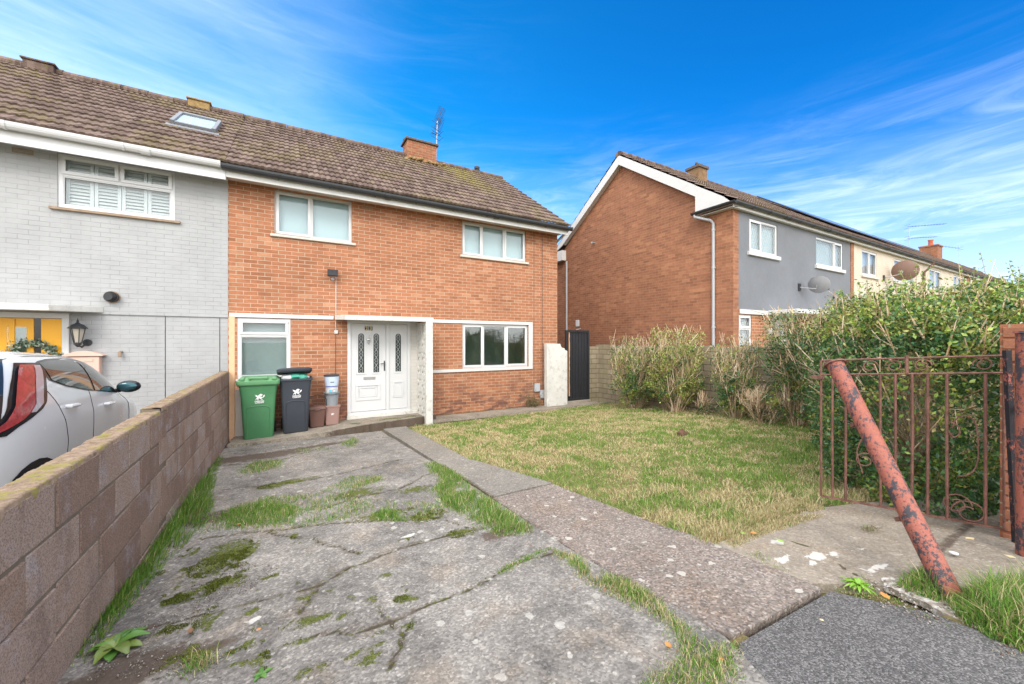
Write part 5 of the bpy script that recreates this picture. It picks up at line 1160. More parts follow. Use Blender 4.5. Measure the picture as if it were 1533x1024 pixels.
MBX = thing('mailbox', (-2.75, Y0, 1.4), 'pinkish metal letter box on the grey wall behind the white car', 'letter box')
m = MB().box(-2.93, -2.57, Y0-.12, Y0+.01, 1.2, 1.52); m.build('body', M['pinkbox'], MBX, bev=.008)
m = MB().prism([(-2.98, 1.525), (-2.52, 1.525), (-2.52, 1.545), (-2.66, 1.6), (-2.75, 1.61), (-2.84, 1.6), (-2.98, 1.545)], 'y', Y0-.15, Y0+.008); m.build('roof', M['pinkbox'], MBX, bev=.005)
MB().box(-2.86, -2.64, Y0-.13, Y0-.121, 1.44, 1.49).build('flap', M['pinkbox'], MBX, bev=.003)
sq = at(181, 532, Y0); MB().tube([(sq[0], Y0+.01, sq[2]+.06), (sq[0], Y0-.05, sq[2]+.05), (sq[0], Y0-.05, sq[2]-.03)], .022, 8).build('wall_hook', M['stone'])
tag(bpy.data.objects['wall_hook'], 'small stained pipe stub on the grey wall, right of the letter box', 'pipe')

# satellite dishes
def dish(name, label, c, r, ry_, mat, nrm, wallp):
    t = thing(name, wallp, label, 'satellite dish'); n = np.array(nrm, float); n /= np.linalg.norm(n); a = np.cross(n, (0, 0, 1)); a /= np.linalg.norm(a); u = np.cross(a, n); c = np.array(c, float)
    vs = []; fs = []; R_ = 6; N = 26
    for side in (0, 1):
        for i in range(R_+1):
            q = i/R_
            for j in range(N):
                th = 2*PI*j/N; dpt = -.16*r*(1-q*q)*1.6-side*.008; vs.append(tuple(c+a*r*q*math.cos(th)+u*ry_*q*math.sin(th)+n*dpt))
    o_ = (R_+1)*N
    for s_ in (0, 1):
        for i in range(R_):
            for j in range(N): fs.append((s_*o_+i*N+j, s_*o_+i*N+(j+1) % N, s_*o_+(i+1)*N+(j+1) % N, s_*o_+(i+1)*N+j))
    for j in range(N): fs.append((R_*N+j, R_*N+(j+1) % N, o_+R_*N+(j+1) % N, o_+R_*N+j))
    MB().add(vs, fs, True).build('reflector', M[mat], t)
    f = c+n*r*1.0-u*ry_*.75; m = MB().tube([tuple(c-u*ry_*.98-n*.02), tuple(f)], .012, 6); m.tube([tuple(c-n*.25*r), tuple(c-n*.4*r-u*.1), tuple(wallp)], .014, 8); m.build('arm', M['dishgrey'], t)
    MB().tube([tuple(f), tuple(f-n*.1+u*.02)], .035, 10).build('receiver', M['blackpvc'], t); MB().box(wallp[0]-.06, wallp[0]+.06, wallp[1]-.03, wallp[1], wallp[2]-.1, wallp[2]+.1).build('wall_plate', M['blackpvc'], t)
d1 = at(1226, 426, GY-.38); dish('satellite_dish', 'grey satellite dish on the dark grey rendered front', d1, .31, .24, 'dishgrey', (.9, -.25, .2), (d1[0]-.28, GY-.0115, d1[2]-.05))
d2 = at(1355, 405, GY-.45); dish('satellite_dish', 'large round brown mesh satellite dish on the first cream house', d2, .42, .36, 'dishbrown', (.9, -.25, .15), (d2[0]-.5, GY-.0115, d2[2]-.25))
# aerials
def aerial(label, base, top, booms, lean=0, mastlow=0):
    t = thing('tv_aerial', base, label, 'aerial'); bx, by, bz = base
    MB().tube([(bx, by, bz-mastlow), (bx+lean, by, top)], .016, 6).build('mast', M['greypvc'], t)
    for (z, dv_, L, n) in booms:
        dv_ = np.array(dv_, float); dv_ /= np.linalg.norm(dv_); p0 = np.array((bx+lean*(z-bz)/(top-bz), by, z)); m = MB().tube([tuple(p0-dv_*.15), tuple(p0+dv_*L)], .011, 5)
        s_ = np.cross(dv_, (0, 0, 1)) if abs(dv_[2]) < .8 else np.cross(dv_, (0, 1, 0)); s_ /= np.linalg.norm(s_)
        for i in range(n):
            q = p0+dv_*L*(i+.6)/n; m.tube([tuple(q-s_*.13), tuple(q+s_*.13)], .006, 4)
        for k in (-1, 1): m.tube([tuple(p0-dv_*.15-s_*.16+np.array((0, 0, k*.1))), tuple(p0-dv_*.15+s_*.16+np.array((0, 0, k*.1)))], .007, 4)
        m.build('antenna', M['blackpvc'], t)
a0 = (4.25, 12.3, 7.6); aerial('tall television aerial beside the chimney of the orange brick house', a0, 8.95, [(8.9, (.32, .15, .9), .66, 14), (8.6, (.28, .12, .85), .6, 12), (8.5, (-1, -.2, 0), .2, 3)], .04)
ax_ = at(1361, 372, 9.15)[0]; aerial('television aerial with two long booms on the far roof', (ax_, 9.15, 7.6), 9.3, [(9.2, (.93, -.3, .12), 3.2, 12), (8.45, (.95, -.3, .1), 2.4, 10)])
ax_ = at(1436, 395, 9.15)[0]; aerial('small television aerial on the farthest roof', (ax_, 9.15, 7.6), 9.3, [(9.1, (-1, .2, .0), 3.5, 8)])

# ------------------------------------------------------------------ the white car
CL = (-2.40, 3.70, gz(-2.4, 3.72)+.06)
CAR = thing('parked_car', CL, 'small white hatchback seen from behind its tall red tail lamp, parked beyond the block wall', 'car'); CAR.rotation_euler = (-math.atan(.048), 0, 0)
cz_ = [.18, .26, .4, .6, .78, .9, .97, 1.05, 1.15, 1.25, 1.33, 1.39, 1.43, 1.46, 1.478]
cW = [.74, .79, .81, .815, .815, .812, .80, .79, .765, .73, .69, .64, .57, .42, .1]
cy0 = [.12, .02, .0, .0, .02, .05, .08, .11, .16, .23, .31, .42, .6, .9, 1.3]
cy1 = [3.33, 3.42, 3.45, 3.45, 3.42, 3.25, 2.85, 2.68, 2.5, 2.34, 2.2, 2.06, 1.92, 1.75, 1.5]
def cpar(z): return np.interp(z, cz_, cW), np.interp(z, cz_, cy0), np.interp(z, cz_, cy1)
def csmooth(z):
    a = [cpar(z+d) for d in (-.03, -.015, 0, .015, .03)] if .2 < z < 1.44 else [cpar(z)]
    return [float(np.mean([q[i] for q in a])) for i in range(3)]
def cP(z, th, off=0.):
    w_, a, b_ = csmooth(z); n = 4.6; c, s_ = math.cos(th), math.sin(th); L_ = (b_-a)/2
    x = (w_+off)*math.copysign(abs(c)**(2/n), c); y = (a+b_)/2+(L_+off)*math.copysign(abs(s_)**(2/n), s_); return (CL[0]+x, CL[1]+y, CL[2]+z+(off if z > 1.42 else 0))
def cS(y, z, off=.004, side=1):
    w_, a, b_ = csmooth(z); u = min(1, abs((y-(a+b_)/2)/((b_-a)/2))); x = w_*(1-u**4.6)**(1/4.6)
    return (CL[0]+side*(x+off), CL[1]+y, CL[2]+z)
m = MB(); zz = np.concatenate([np.linspace(.18, 1.3, 48), np.linspace(1.315, 1.478, 18)]); NT = 96
# even steps round the outline
ths = []
for i in range(NT):
    t = i/NT*4; q = int(t); f = t-q; e = .5-.5*math.cos(f*PI) if False else f
    k = math.atan2(*([ (math.tan(e*PI/4) if e <= .5 else 1/math.tan((1-e)*PI/4) if e < 1 else 1e9)]+[1])) if False else e*PI/2
    # bend samples towards the corners
    k = PI/4+(k-PI/4)*1.0; ths.append(q*PI/2+math.atan2(math.sin(k)**2.3, math.cos(k)**2.3))
m.loft([[cP(z, t) for t in ths] for z in zz]); 
cb_ = m.build('body', M['carpaint'], CAR)
def cpatch(name, fn, us, vs, mat, par=CAR):
    P_ = [[fn(u, v) for u in us] for v in vs]; n = len(us); m = MB().add([p for r in P_ for p in r], [(j*n+i, j*n+i+1, (j+1)*n+i+1, (j+1)*n+i) for j in range(len(vs)-1) for i in range(n-1)], True)
    return m.build(name, M[mat], par, recalc=False)
zb_ = lambda y: np.interp(y, [.8, .9, 1.1, 1.45, 2.0, 2.6], [1.26, 1.22, 1.165, 1.11, 1.06, 1.03]); zt_ = lambda y: np.interp(y, [.8, .92, 1.1, 1.5, 2.0, 2.3, 2.58], [1.33, 1.36, 1.38, 1.395, 1.355, 1.24, 1.04])
for side in (1, -1):
    sg = lambda e: (lambda u, v: cS(u, zb_(u)-e+(zt_(u)-zb_(u)+2*e)*v, .003+.004*(e == 0), side))
    cpatch('window_trim', sg(.012), np.linspace(.87, 2.58, 50), np.linspace(0, 1, 8), 'cartrim')
    cpatch('side_window', sg(0), np.linspace(.91, 1.58, 24), np.linspace(0, 1, 8), 'carglass'); cpatch('side_window', sg(0), np.linspace(1.63, 2.56, 30), np.linspace(0, 1, 8), 'carglass')
    LA = [(.85, -38, -62), (.9, -32, -50), (.95, -23, -41), (1.0, -16, -37.5), (1.05, -12.5, -36), (1.1, -11, -35), (1.2, -8.5, -32), (1.3, -5.5, -28), (1.36, -4, -25)]
    LR = [(.865, -46, -57), (.9, -38, -45), (.95, -28.5, -38), (1.0, -23, -34.5), (1.05, -19.5, -32), (1.1, -18, -31), (1.2, -15, -28.5), (1.3, -11.5, -25), (1.345, -10.5, -22)]
    LC = [(.99, -21, -24), (1.05, -15.5, -20), (1.1, -14.5, -19), (1.2, -11.5, -16.5), (1.3, -8.5, -13), (1.34, -8, -12)]
    def lampf(T, o):
        z_ = [q[0] for q in T]
        def g(u, v):
            z = z_[0]+(z_[-1]-z_[0])*v; a = np.interp(z, z_, [q[1] for q in T]); b_ = np.interp(z, z_, [q[2] for q in T]); p_ = cP(z, math.radians(a+(b_-a)*u), o); return (p_[0] if side > 0 else 2*CL[0]-p_[0], p_[1], p_[2])
        return g
    cpatch('lamp_surround', lampf(LA, .005), np.linspace(0, 1, 30), np.linspace(0, 1, 40), 'cartrim')
    tl = cpatch('tail_lamp', lampf(LR, .017), np.linspace(0, 1, 20), np.linspace(0, 1, 36), 'redlamp'); cpatch('clear_strip', lampf(LC, .02), np.linspace(0, 1, 6), np.linspace(0, 1, 30), 'clearlamp', tl)
    for (y_, z_) in ((1.09, .99), (1.87, .94)):
        a = cS(y_-.085, z_-.002, .03, side); b_ = cS(y_+.085, z_, .03, side); mid = cS(y_, z_, .042, side); MB().tube([cS(y_-.09, z_, .0, side), a, mid, b_, cS(y_+.095, z_, .0, side)], [.012, .017, .018, .015, .01], 8).build('door_handle', M['carpaint'], CAR)
    for pts_ in ([(1.5, 1.1), (1.52, .9), (1.5, .5), (1.46, .3)], [(.7, 1.22), (.8, 1.12), (.9, 1.0), (.98, .86), (1.02, .7), (1.0, .55), (1.0, .3)], [(2.5, 1.03), (2.52, .8), (2.45, .3)]):
        P_ = [cS(np.interp(k, range(len(pts_)), [q[0] for q in pts_]), np.interp(k, range(len(pts_)), [q[1] for q in pts_]), .0005, side) for k in np.linspace(0, len(pts_)-1, 22)]; MB().tube(P_, .003, 5).build('door_seam', M['cartrim'], CAR)
    for yw in (.62, 2.93):
        vs_ = [cS(yw, .30, .004, side)]; 
        m = MB(); N_ = 24; rr_ = [0, .17, .335]; P_ = [[cS(yw+r*math.cos(a), max(.19, .30+r*math.sin(a)), .005, side) for a in np.linspace(0, 2*PI, N_, endpoint=False)] for r in rr_]
        m.add([p for r in P_ for p in r], [(j*N_+i, j*N_+(i+1) % N_, (j+1)*N_+(i+1) % N_, (j+1)*N_+i) for j in range(2) for i in range(N_)]).build('wheel_arch', M['cartrim'], CAR, recalc=False)
        cx_ = CL[0]+side*.74; wy = CL[1]+yw; wz = CL[2]+.285
        t_ = MB().loft([[(cx_+side*dx, wy+r*math.cos(a), wz+r*math.sin(a)) for a in np.linspace(0, 2*PI, 28, endpoint=False)] for dx, r in ((-.08, .27), (-.06, .285), (.06, .285), (.085, .27), (.085, .2), (.06, .19))]).build('wheel', M['tyre'], CAR)
        m = MB()
        for k in range(7):
            a = 2*PI*k/7; m.bar((cx_+side*.07, wy, wz), (cx_+side*.075, wy+.185*math.cos(a), wz+.185*math.sin(a)), .045, .02, (1, 0, 0))
        m.tube([(cx_+side*.05, wy, wz), (cx_+side*.085, wy, wz)], .05, 12); m.build('rim', M['alloy'], t_)
    mc_ = cS(2.28, 1.09, .13, side); MB().sphere(mc_, (.105, .065, .068), 16, 10).build('wing_mirror', M['cartrim'], CAR)
    MB().sphere((mc_[0], mc_[1]-.062, mc_[2]), (.084, .012, .048), 14, 8).build('mirror_glass', M['mirror'], bpy.data.objects['wing_mirror'] if side > 0 else bpy.data.objects['wing_mirror.001'])
    MB().tube([cS(2.3, 1.05, -.01, side), (mc_[0]-side*.07, mc_[1], mc_[2]-.04)], .022, 8).build('mirror_arm', M['cartrim'], CAR)
cpatch('rear_window', lambda u, v: cP(.95+.44*v, math.radians(-90+(u-.5)*(100+14*v)), .004), np.linspace(0, 1, 50), np.linspace(0, 1, 14), 'carglass')
cpatch('windscreen', lambda u, v: cP(1.02+.36*v, math.radians(90+(u-.5)*62), .005), np.linspace(0, 1, 20), np.linspace(0, 1, 14), 'carglass')
cpatch('rear_bumper_insert', lambda u, v: cP(.22+.16*v, math.radians(-90+(u-.5)*70), .006), np.linspace(0, 1, 14), np.linspace(0, 1, 4), 'cartrim')
cpatch('number_plate', lambda u, v: cP(.6+.11*v, math.radians(-90+(u-.5)*9), .008), np.linspace(0, 1, 4), np.linspace(0, 1, 2), 'yellow')
for side in (1, -1):
    P_ = [cP(z, math.radians(-90+side*0)+0, 0) for z in (1.0,)]
    pts_ = [cS(y, z, .001, side) for (y, z) in ((.62, 1.385), (.9, 1.41), (1.4, 1.42), (1.9, 1.39), (2.2, 1.31))]; MB().tube(pts_, .004, 5).build('roof_seam', M['cartrim'], CAR)

# ------------------------------------------------------------------ grass
def blades(P_, h, w_, lean, col, name, parent=None, label=None, dirs=None):
    """five-vertex blades; P_ n x 3"""
    n = len(P_); a = rng.random(n)*2*PI; s_ = np.stack([np.cos(a), np.sin(a), 0*a], 1)
    la = rng.random(n)*2*PI; ld_ = np.stack([np.cos(la), np.sin(la), 0*la], 1)
    if dirs is not None: ld_ = ld_*.6+np.array(dirs)[None, :]; ld_ /= np.linalg.norm(ld_, axis=1)[:, None]
    lean = np.broadcast_to(lean, (n,)); h = np.broadcast_to(h, (n,)); w_ = np.broadcast_to(w_, (n,))
    up = np.sqrt(np.maximum(.02, 1-lean**2)); z = np.array([0, 0, 1.])
    mid = P_+ld_*(lean*h*.35)[:, None]+z*(up*h*.6)[:, None]; tip = P_+ld_*(lean*h)[:, None]+z*(up*h*.95)[:, None]
    V = np.empty((n, 5, 3)); hw_ = (w_/2)[:, None]
    V[:, 0] = P_-s_*hw_; V[:, 1] = P_+s_*hw_; V[:, 2] = mid+s_*hw_*.8; V[:, 3] = mid-s_*hw_*.8; V[:, 4] = tip
    b0_ = np.arange(n)*5; Q = np.stack([b0_, b0_+1, b0_+2, b0_+3], 1); T = np.stack([b0_+3, b0_+2, b0_+4], 1)
    c = np.repeat(col[:, None, :], 5, 1); o = fastmesh(name, V.reshape(-1, 3), quads=Q, tris=T, col=c.reshape(-1, 3), mat=M['grass'], parent=parent)
    tag(o, label, None, kind='stuff' if parent is None else None)
    return o
GREEN = np.array([(.12, .26, .035), (.16, .31, .045), (.23, .33, .07), (.085, .19, .03)]); STRAW = np.array([(.54, .46, .26), (.62, .53, .33), (.46, .38, .2), (.33, .25, .13)])
def mixcol(n, g, jit=.2, greens=GREEN, straws=STRAW):
    g = np.broadcast_to(g, (n,)); pick = rng.random(n) < g; c = np.where(pick[:, None], greens[rng.integers(0, len(greens), n)], straws[rng.integers(0, len(straws), n)]); return c*(1+(rng.random((n, 1))-.5)*2*jit)
def rand_in(poly, n):
    xs = [p[0] for p in poly]; ys = [p[1] for p in poly]; x = rng.uniform(min(xs), max(xs), n); y = rng.uniform(min(ys), max(ys), n); k = inpoly(x, y, poly); return x[k], y[k]
LAWN = [(2.44, 1.78), (2.5, 1.62), (3.1, 1.58), (3.7, 1.5), (4.6, 1.0), (6, 1.2), (7.88, 2), (7.9, 8.05), (6.6, 8.05), (3.0, 7.74), (2.3, 7.85), (2.08, 7.6), (2.07, 4.55), (2.34, 3.2)]
x, y = rand_in(LAWN, 330000); d_ = np.hypot(x, y); keep = rng.random(len(x)) < np.clip(4.2/d_, .3, 1.)*.85
x, y = x[keep], y[keep]; d_ = d_[keep]; n = len(x)
pn = fbm(x, y, .9, 3); pn2 = fbm(x, y, 4.5, 6); edge = np.clip(1-pdist(x, y, LAWN)/.35, 0, 1)
pn3 = fbm(x, y, 14, 16); greenness = np.clip((pn-.5)*1.0+(pn2-.5)*2.3+(pn3-.5)*1.6+.37+.22*(y < 3.4)-.3*(y < 1.95), .12, .9)
hh_ = (.018+.03*rng.random(n))*(1+1.0*np.clip(pn2-.5, 0, 1)*2+.3*(y < 2.6)+.5*edge*(rng.random(n) < .5)); lean_ = np.where(rng.random(n) < .45, rng.uniform(.75, .99, n), rng.uniform(.1, .7, n))
blades(np.stack([x, y, gza(x, y)-.004], 1), hh_*np.where(lean_ > .75, 1.5, 1.), .0035+.0012*np.clip(d_-3, 0, 4), lean_, mixcol(n, greenness, .25, GREEN*np.array([1.25, 1.1, 1.3]), STRAW*1.1), 'lawn_grass', label='patchy half dry lawn of short green and straw coloured grass')
bm_ = [(2.42, 1.6), (3.7, 1.5), (4.6, .9), (6, 1.0), (9.2, 1.0), (9.2, 8.3), (7.9, 8.3), (2.0, 8.1), (1.67, 7.9), (1.67, 4.5)]
# soil sheet under lawn
def soil(poly, dz, step=.08): return sheet('lawn_soil', poly, step, dz, M['soil'], skirt=.03, und=.012)
soil([(2.42, 1.55), (7.9, .6), (7.92, 8.1), (2.05, 7.75), (2.05, 3.0)], .0); soil([(1.2, .3), (1.75, .9), (1.75, 1.7), (1.4, 1.7)], .0, .05)
soil([(2.5, .2), (2.3, -1.5), (5.2, -1.5), (4.6, -.42), (3.3, .2), (2.9, .55), (2.55, .62)], .008, .06)
def patch(pts, n, h, g, lean=.5, w_=.004, name='grass_tuft', label='grass growing through a gap', dens=None, dirs=None, px=True, clump=6., jit=.2, thr=.42):
    poly = [G(*p) for p in pts] if px else pts
    x, y = rand_in(poly, n); k = .62*fbm(x, y, clump, 11)+.38*fbm(x, y, clump*3.3, 17) > thr*(.75+.5*rng.random(len(x))); x, y = x[k], y[k]; e = np.clip(pdist(x, y, poly+[poly[0]])/.08, .35, 1); m_ = len(x)
    hh = (h[0]+(h[1]-h[0])*rng.random(m_)**1.6)*e*(.6+.8*fbm(x, y, 5, 21)); return blades(np.stack([x, y, gza(x, y)+.006], 1), hh, w_, rng.uniform(.1, lean+.35, m_).clip(0, .97), mixcol(m_, g, jit), name, label=label, dirs=dirs)
GB = 'long bright green grass along the foot of the block wall'
patch([(-.86, 2.5), (-.79, 2.5), (-.72, 3.2), (-.62, 3.9), (-.55, 4.4), (-.66, 5.2), (-.74, 6.2), (-.76, 7.0), (-.86, 7.0)], 12000, (.05, .2), .93, .6, .0045, 'wall_grass', GB, px=False, dirs=(.8, -.35, 0), thr=.45)
patch([(-.86, 2.8), (-.79, 2.9), (-.76, 4.6), (-.81, 5.6), (-.86, 5.6)], 4500, (.08, .2), .96, .6, .005, 'wall_grass', GB, px=False, dirs=(.9, -.4, 0), thr=.3)
BA = 'patch of green grass growing through the broken driveway concrete'
patch([(285, 792), (335, 762), (400, 744), (470, 740), (520, 714), (575, 712), (565, 728), (530, 745), (640, 752), (690, 758), (660, 778), (600, 782), (500, 786), (420, 797), (350, 803), (300, 806)], 34000, (.015, .06), .72, .6, .004, 'driveway_grass', BA, thr=.47, clump=5)
patch([(330, 770), (400, 752), (450, 760), (440, 785), (380, 795), (330, 795)], 9000, (.03, .09), .85, .6, .004, 'driveway_grass', BA, thr=.4)
patch([(548, 770), (600, 765), (610, 783), (560, 788)], 3000, (.03, .08), .9, .6, .004, 'driveway_grass', BA, thr=.2)
patch([(505, 735), (570, 712), (580, 722), (530, 740)], 4500, (.03, .07), .6, .6, .004, 'driveway_grass', BA, thr=.35)
patch([(632, 692), (655, 694), (690, 712), (735, 748), (800, 792), (795, 805), (745, 806), (700, 785), (652, 752), (640, 738), (655, 725), (640, 705)], 26000, (.03, .11), .8, .6, .004, 'driveway_grass', 'thick tuft of grass between driveway and path', thr=.46)
patch([(742, 858), (780, 836), (805, 826), (830, 822), (800, 845), (750, 866)], 5000, (.02, .06), .85, .6, .004, 'driveway_grass', BA, thr=.2)
patch([(825, 822), (865, 835), (920, 860), (985, 893), (1020, 925), (1062, 958), (1112, 968), (1118, 1024), (1130, 1060), (900, 1060), (950, 1020), (1000, 985), (985, 945), (930, 905), (880, 880), (840, 850)], 42000, (.025, .085), .55, .6, .0035, 'path_edge_grass', 'strip of green and straw grass between the driveway and the speckled path', thr=.42)
patch([(1415, 905), (1450, 890), (1500, 880), (1540, 870), (1620, 900), (1620, 1000), (1540, 985), (1480, 960), (1440, 935)], 12000, (.06, .2), .75, .6, .004, 'verge_grass', 'tall green grass at the foot of the leaning post', thr=.3)
patch([(1340, 880), (1380, 855), (1425, 870), (1440, 905), (1400, 905)], 2600, (.05, .17), .8, .6, .004, 'verge_grass', 'tall green grass at the foot of the leaning post', thr=.3)
patch([(1245, 885), (1290, 862), (1320, 885), (1400, 925), (1480, 965), (1545, 990), (1545, 1000), (1470, 975), (1390, 935), (1320, 902), (1270, 893)], 5000, (.01, .05), .7, .6, .0035, 'verge_grass', 'thin weeds along the edge of the asphalt pavement', thr=.5)
patch([(1112, 828), (1135, 825), (1165, 845), (1185, 862), (1160, 855), (1120, 838)], 1800, (.01, .05), .5, .7, .0035, 'verge_grass', 'small tuft at the corner of the gate slab', thr=.4)
patch([(1105, 975), (1150, 945), (1245, 890), (1250, 896), (1160, 952), (1112, 985)], 1800, (.008, .025), .7, .6, .003, 'verge_grass', 'mossy line between path and asphalt', thr=.4)
patch([(1020, 808), (1060, 822), (1100, 812), (1130, 795), (1200, 772), (1235, 765), (1225, 745), (1180, 750), (1120, 775), (1060, 795)], 16000, (.03, .09), .12, .7, .004, 'lawn_grass', 'dry straw coloured fringe where the lawn meets the slab', thr=.35)
patch([(1085, 815), (1105, 800), (1150, 785), (1215, 770), (1235, 775), (1170, 795), (1125, 812), (1100, 824)], 6000, (.03, .1), .1, .85, .004, 'lawn_grass', 'dry straw coloured fringe where the lawn meets the slab', thr=.3)
patch([(500, 668), (530, 656), (545, 660), (530, 672)], 1500, (.03, .09), .8, .5, .005, 'step_grass', 'small tufts in front of the door step', thr=.2)
patch([(345, 708), (380, 692), (430, 688), (425, 700), (370, 715)], 3500, (.02, .07), .7, .6, .005, 'step_grass', 'small tufts in front of the door step', thr=.4)
patch([(440, 672), (500, 668), (500, 678), (440, 682)], 900, (.01, .04), .8, .6, .005, 'step_grass', 'small tufts in front of the door step', thr=.4)
patch([(2.0, 7.6), (3.0, 7.66), (5, 7.86), (7.5, 8.08), (7.5, 7.98), (3, 7.5), (2.1, 7.2)], 9000, (.02, .06), .75, .6, .005, 'lawn_grass', 'green fringe of the lawn beside the front path', px=False, thr=.3)
patch([(2.74, 8.78), (7.3, 8.78), (7.3, 8.83), (2.74, 8.83)], 900, (.01, .04), .8, .6, .005, 'front_weeds', 'sparse weeds in the joint at the foot of the brick wall', px=False, thr=.45)
patch([(7.5, 7.9), (7.9, 7.9), (7.9, 8.6), (7.5, 8.5)], 1200, (.02, .09), .7, .6, .006, 'front_weeds', 'sparse weeds in the joint at the foot of the brick wall', px=False, thr=.35)

# ------------------------------------------------------------------ leaves and twigs
def leaves(P_, size, col, name, parent, up=.3):
    n = len(P_); d = rng.normal(size=(n, 3)); d[:, 2] += up; d /= np.linalg.norm(d, axis=1)[:, None]; r = rng.normal(size=(n, 3)); s_ = np.cross(d, r); s_ /= np.linalg.norm(s_, axis=1)[:, None]; nn_ = np.cross(d, s_)
    size = np.broadcast_to(size, (n,))[:, None]; V = np.empty((n, 4, 3)); V[:, 0] = P_-d*size*.5; V[:, 1] = P_+s_*size*.28+nn_*size*.08; V[:, 2] = P_+d*size*.5; V[:, 3] = P_-s_*size*.28+nn_*size*.08
    b_ = np.arange(n)*4; T = np.concatenate([np.stack([b_, b_+1, b_+2], 1), np.stack([b_, b_+2, b_+3], 1)]); c = np.repeat(col[:, None, :], 4, 1).reshape(-1, 3)
    return fastmesh(name, V.reshape(-1, 3), tris=T, col=c, mat=M['leaf'], parent=parent)
def sticks(A_, B_, r0, r1, col, name, parent):
    """tapered three-sided sticks from A_ to B_"""
    n = len(A_); d = B_-A_; d = d/(np.linalg.norm(d, axis=1)[:, None]+1e-9); r = np.cross(d, np.broadcast_to(np.array([.3, .5, .2]), (n, 3))); r /= np.linalg.norm(r, axis=1)[:, None]+1e-9; u = np.cross(d, r)
    V = np.empty((n, 6, 3)); r0 = np.broadcast_to(r0, (n,))[:, None]; r1 = np.broadcast_to(r1, (n,))[:, None]
    for k in range(3):
        a = 2*PI*k/3; q = r*math.cos(a)+u*math.sin(a); V[:, k] = A_+q*r0; V[:, k+3] = B_+q*r1
    b_ = np.arange(n)*6; Q = np.concatenate([np.stack([b_+k, b_+(k+1) % 3, b_+3+(k+1) % 3, b_+3+k], 1) for k in range(3)])
    c = np.repeat(col[:, None, :], 6, 1).reshape(-1, 3); return fastmesh(name, V.reshape(-1, 3), quads=Q, col=c, mat=M['twig'], parent=parent)
LG = np.array([(.055, .11, .03), (.06, .15, .04), (.035, .1, .04), (.085, .18, .04)]); LY = np.array([(.26, .34, .05), (.2, .31, .05), (.32, .34, .08), (.3, .24, .08)])
TW = np.array([(.6, .46, .3), (.5, .37, .24), (.66, .54, .4), (.36, .24, .14)])
def pickc(n, pal, jit=.2): return pal[rng.integers(0, len(pal), n)]*(1+(rng.random((n, 1))-.5)*2*jit)
def grow(base, h, r, nst, lv, tipdens, shapeV=.5, seed=0):
    """stems fanning from a base; returns segments and tip cloud"""
    A_ = []; B_ = []; R0 = []; R1 = []; tips = []
    def seg(p, d, L, rad, level):
        k = 3; q = p.copy(); dd_ = d.copy()
        for i in range(k):
            dd_ = dd_+rng.normal(size=3)*.12; dd_[2] += .06; dd_ /= np.linalg.norm(dd_); nx_ = q+dd_*L/k
            A_.append(q.copy()); B_.append(nx_.copy()); R0.append(rad*(1-i/k*.5)); R1.append(rad*(1-(i+1)/k*.5))
            if level < lv:
                for j in range(rng.integers(1, 3)):
                    bd = dd_+rng.normal(size=3)*.55; bd[2] = abs(bd[2])+.15; bd /= np.linalg.norm(bd); seg(nx_, bd, L*rng.uniform(.35, .6), rad*.5, level+1)
            q = nx_
            if level >= 1: tips.append(q.copy())
        tips.append(q.copy())
    for i in range(nst):
        a = rng.random()*2*PI; o_ = rng.random()**.6; d = np.array([math.cos(a)*o_*r/h*1.25, math.sin(a)*o_*r/h*1.25, 1.]); d /= np.linalg.norm(d)
        p = np.array(base)+np.array([math.cos(a), math.sin(a), 0])*rng.random()*.12; sh = rng.random() < .38
        if sh: d = np.array([math.cos(a)*rng.uniform(.5, 1.1), math.sin(a)*rng.uniform(.5, 1.1), 1.]); d /= np.linalg.norm(d)
        seg(p, d, h*rng.uniform(.3, .5) if sh else h*rng.uniform(.55, .92)*(1 if o_ < .8 else .85), rng.uniform(.005, .008) if sh else rng.uniform(.009, .015), 0)
    return map(np.array, (A_, B_, R0, R1, tips))
def shrub(x, y, h, r, label, nst, nleaf, gy, greytop=.5, lsize=.03):
    z = gz(x, y); t = thing('garden_shrub', (x, y, z), label, 'shrub', 'cut back shrubs along the block wall')
    A_, B_, R0, R1, tips = grow((x, y, z-.03), h, r, nst, 2, 1)
    lim = (np.hypot(B_[:, 0]-x, B_[:, 1]-y) < r*1.15) & (B_[:, 2] < z+h*1.04); A_, B_, R0, R1 = A_[lim], B_[lim], R0[lim], R1[lim]
    c = pickc(len(A_), TW, .15); sticks(A_, B_, R0, R1, c, 'stems', t)
    tips = tips[(np.hypot(tips[:, 0]-x, tips[:, 1]-y) < r*1.12) & (tips[:, 2] < z+h*1.02)]
    k = rng.integers(0, len(tips), nleaf); P_ = tips[k]+rng.normal(size=(nleaf, 3))*.04; hz = (P_[:, 2]-z)/h
    cl = vnoise(P_[:, 0]*3+P_[:, 2]*2, P_[:, 1]*3+P_[:, 2]*3, 2.2, 4); keep = (cl > .33) & (rng.random(nleaf) < np.where(hz > .82, 1-greytop*.7, 1.)) & (hz > .08); P_ = P_[keep]
    yl = (vnoise(P_[:, 0]*4, P_[:, 2]*4+P_[:, 1]*3, 2., 8) > 1-gy)[:, None]; col = np.where(yl, pickc(len(P_), LY), pickc(len(P_), LG)); leaves(P_, rng.uniform(.7, 1.3, len(P_))*lsize, col, 'foliage', t)
    # short pale spikes where the shears went
    n = int(520*greytop*2); kk = rng.integers(0, len(tips), n); P_ = tips[kk]; P_ = P_[P_[:, 2] > z+h*.45]; D = rng.normal(size=(len(P_), 3))*.35; D[:, 2] += .9; D /= np.linalg.norm(D, axis=1)[:, None]
    sticks(P_, P_+D*rng.uniform(.08, .24, (len(P_), 1)), .006, .003, pickc(len(P_), TW, .15), 'cut_twigs', t)
    return t
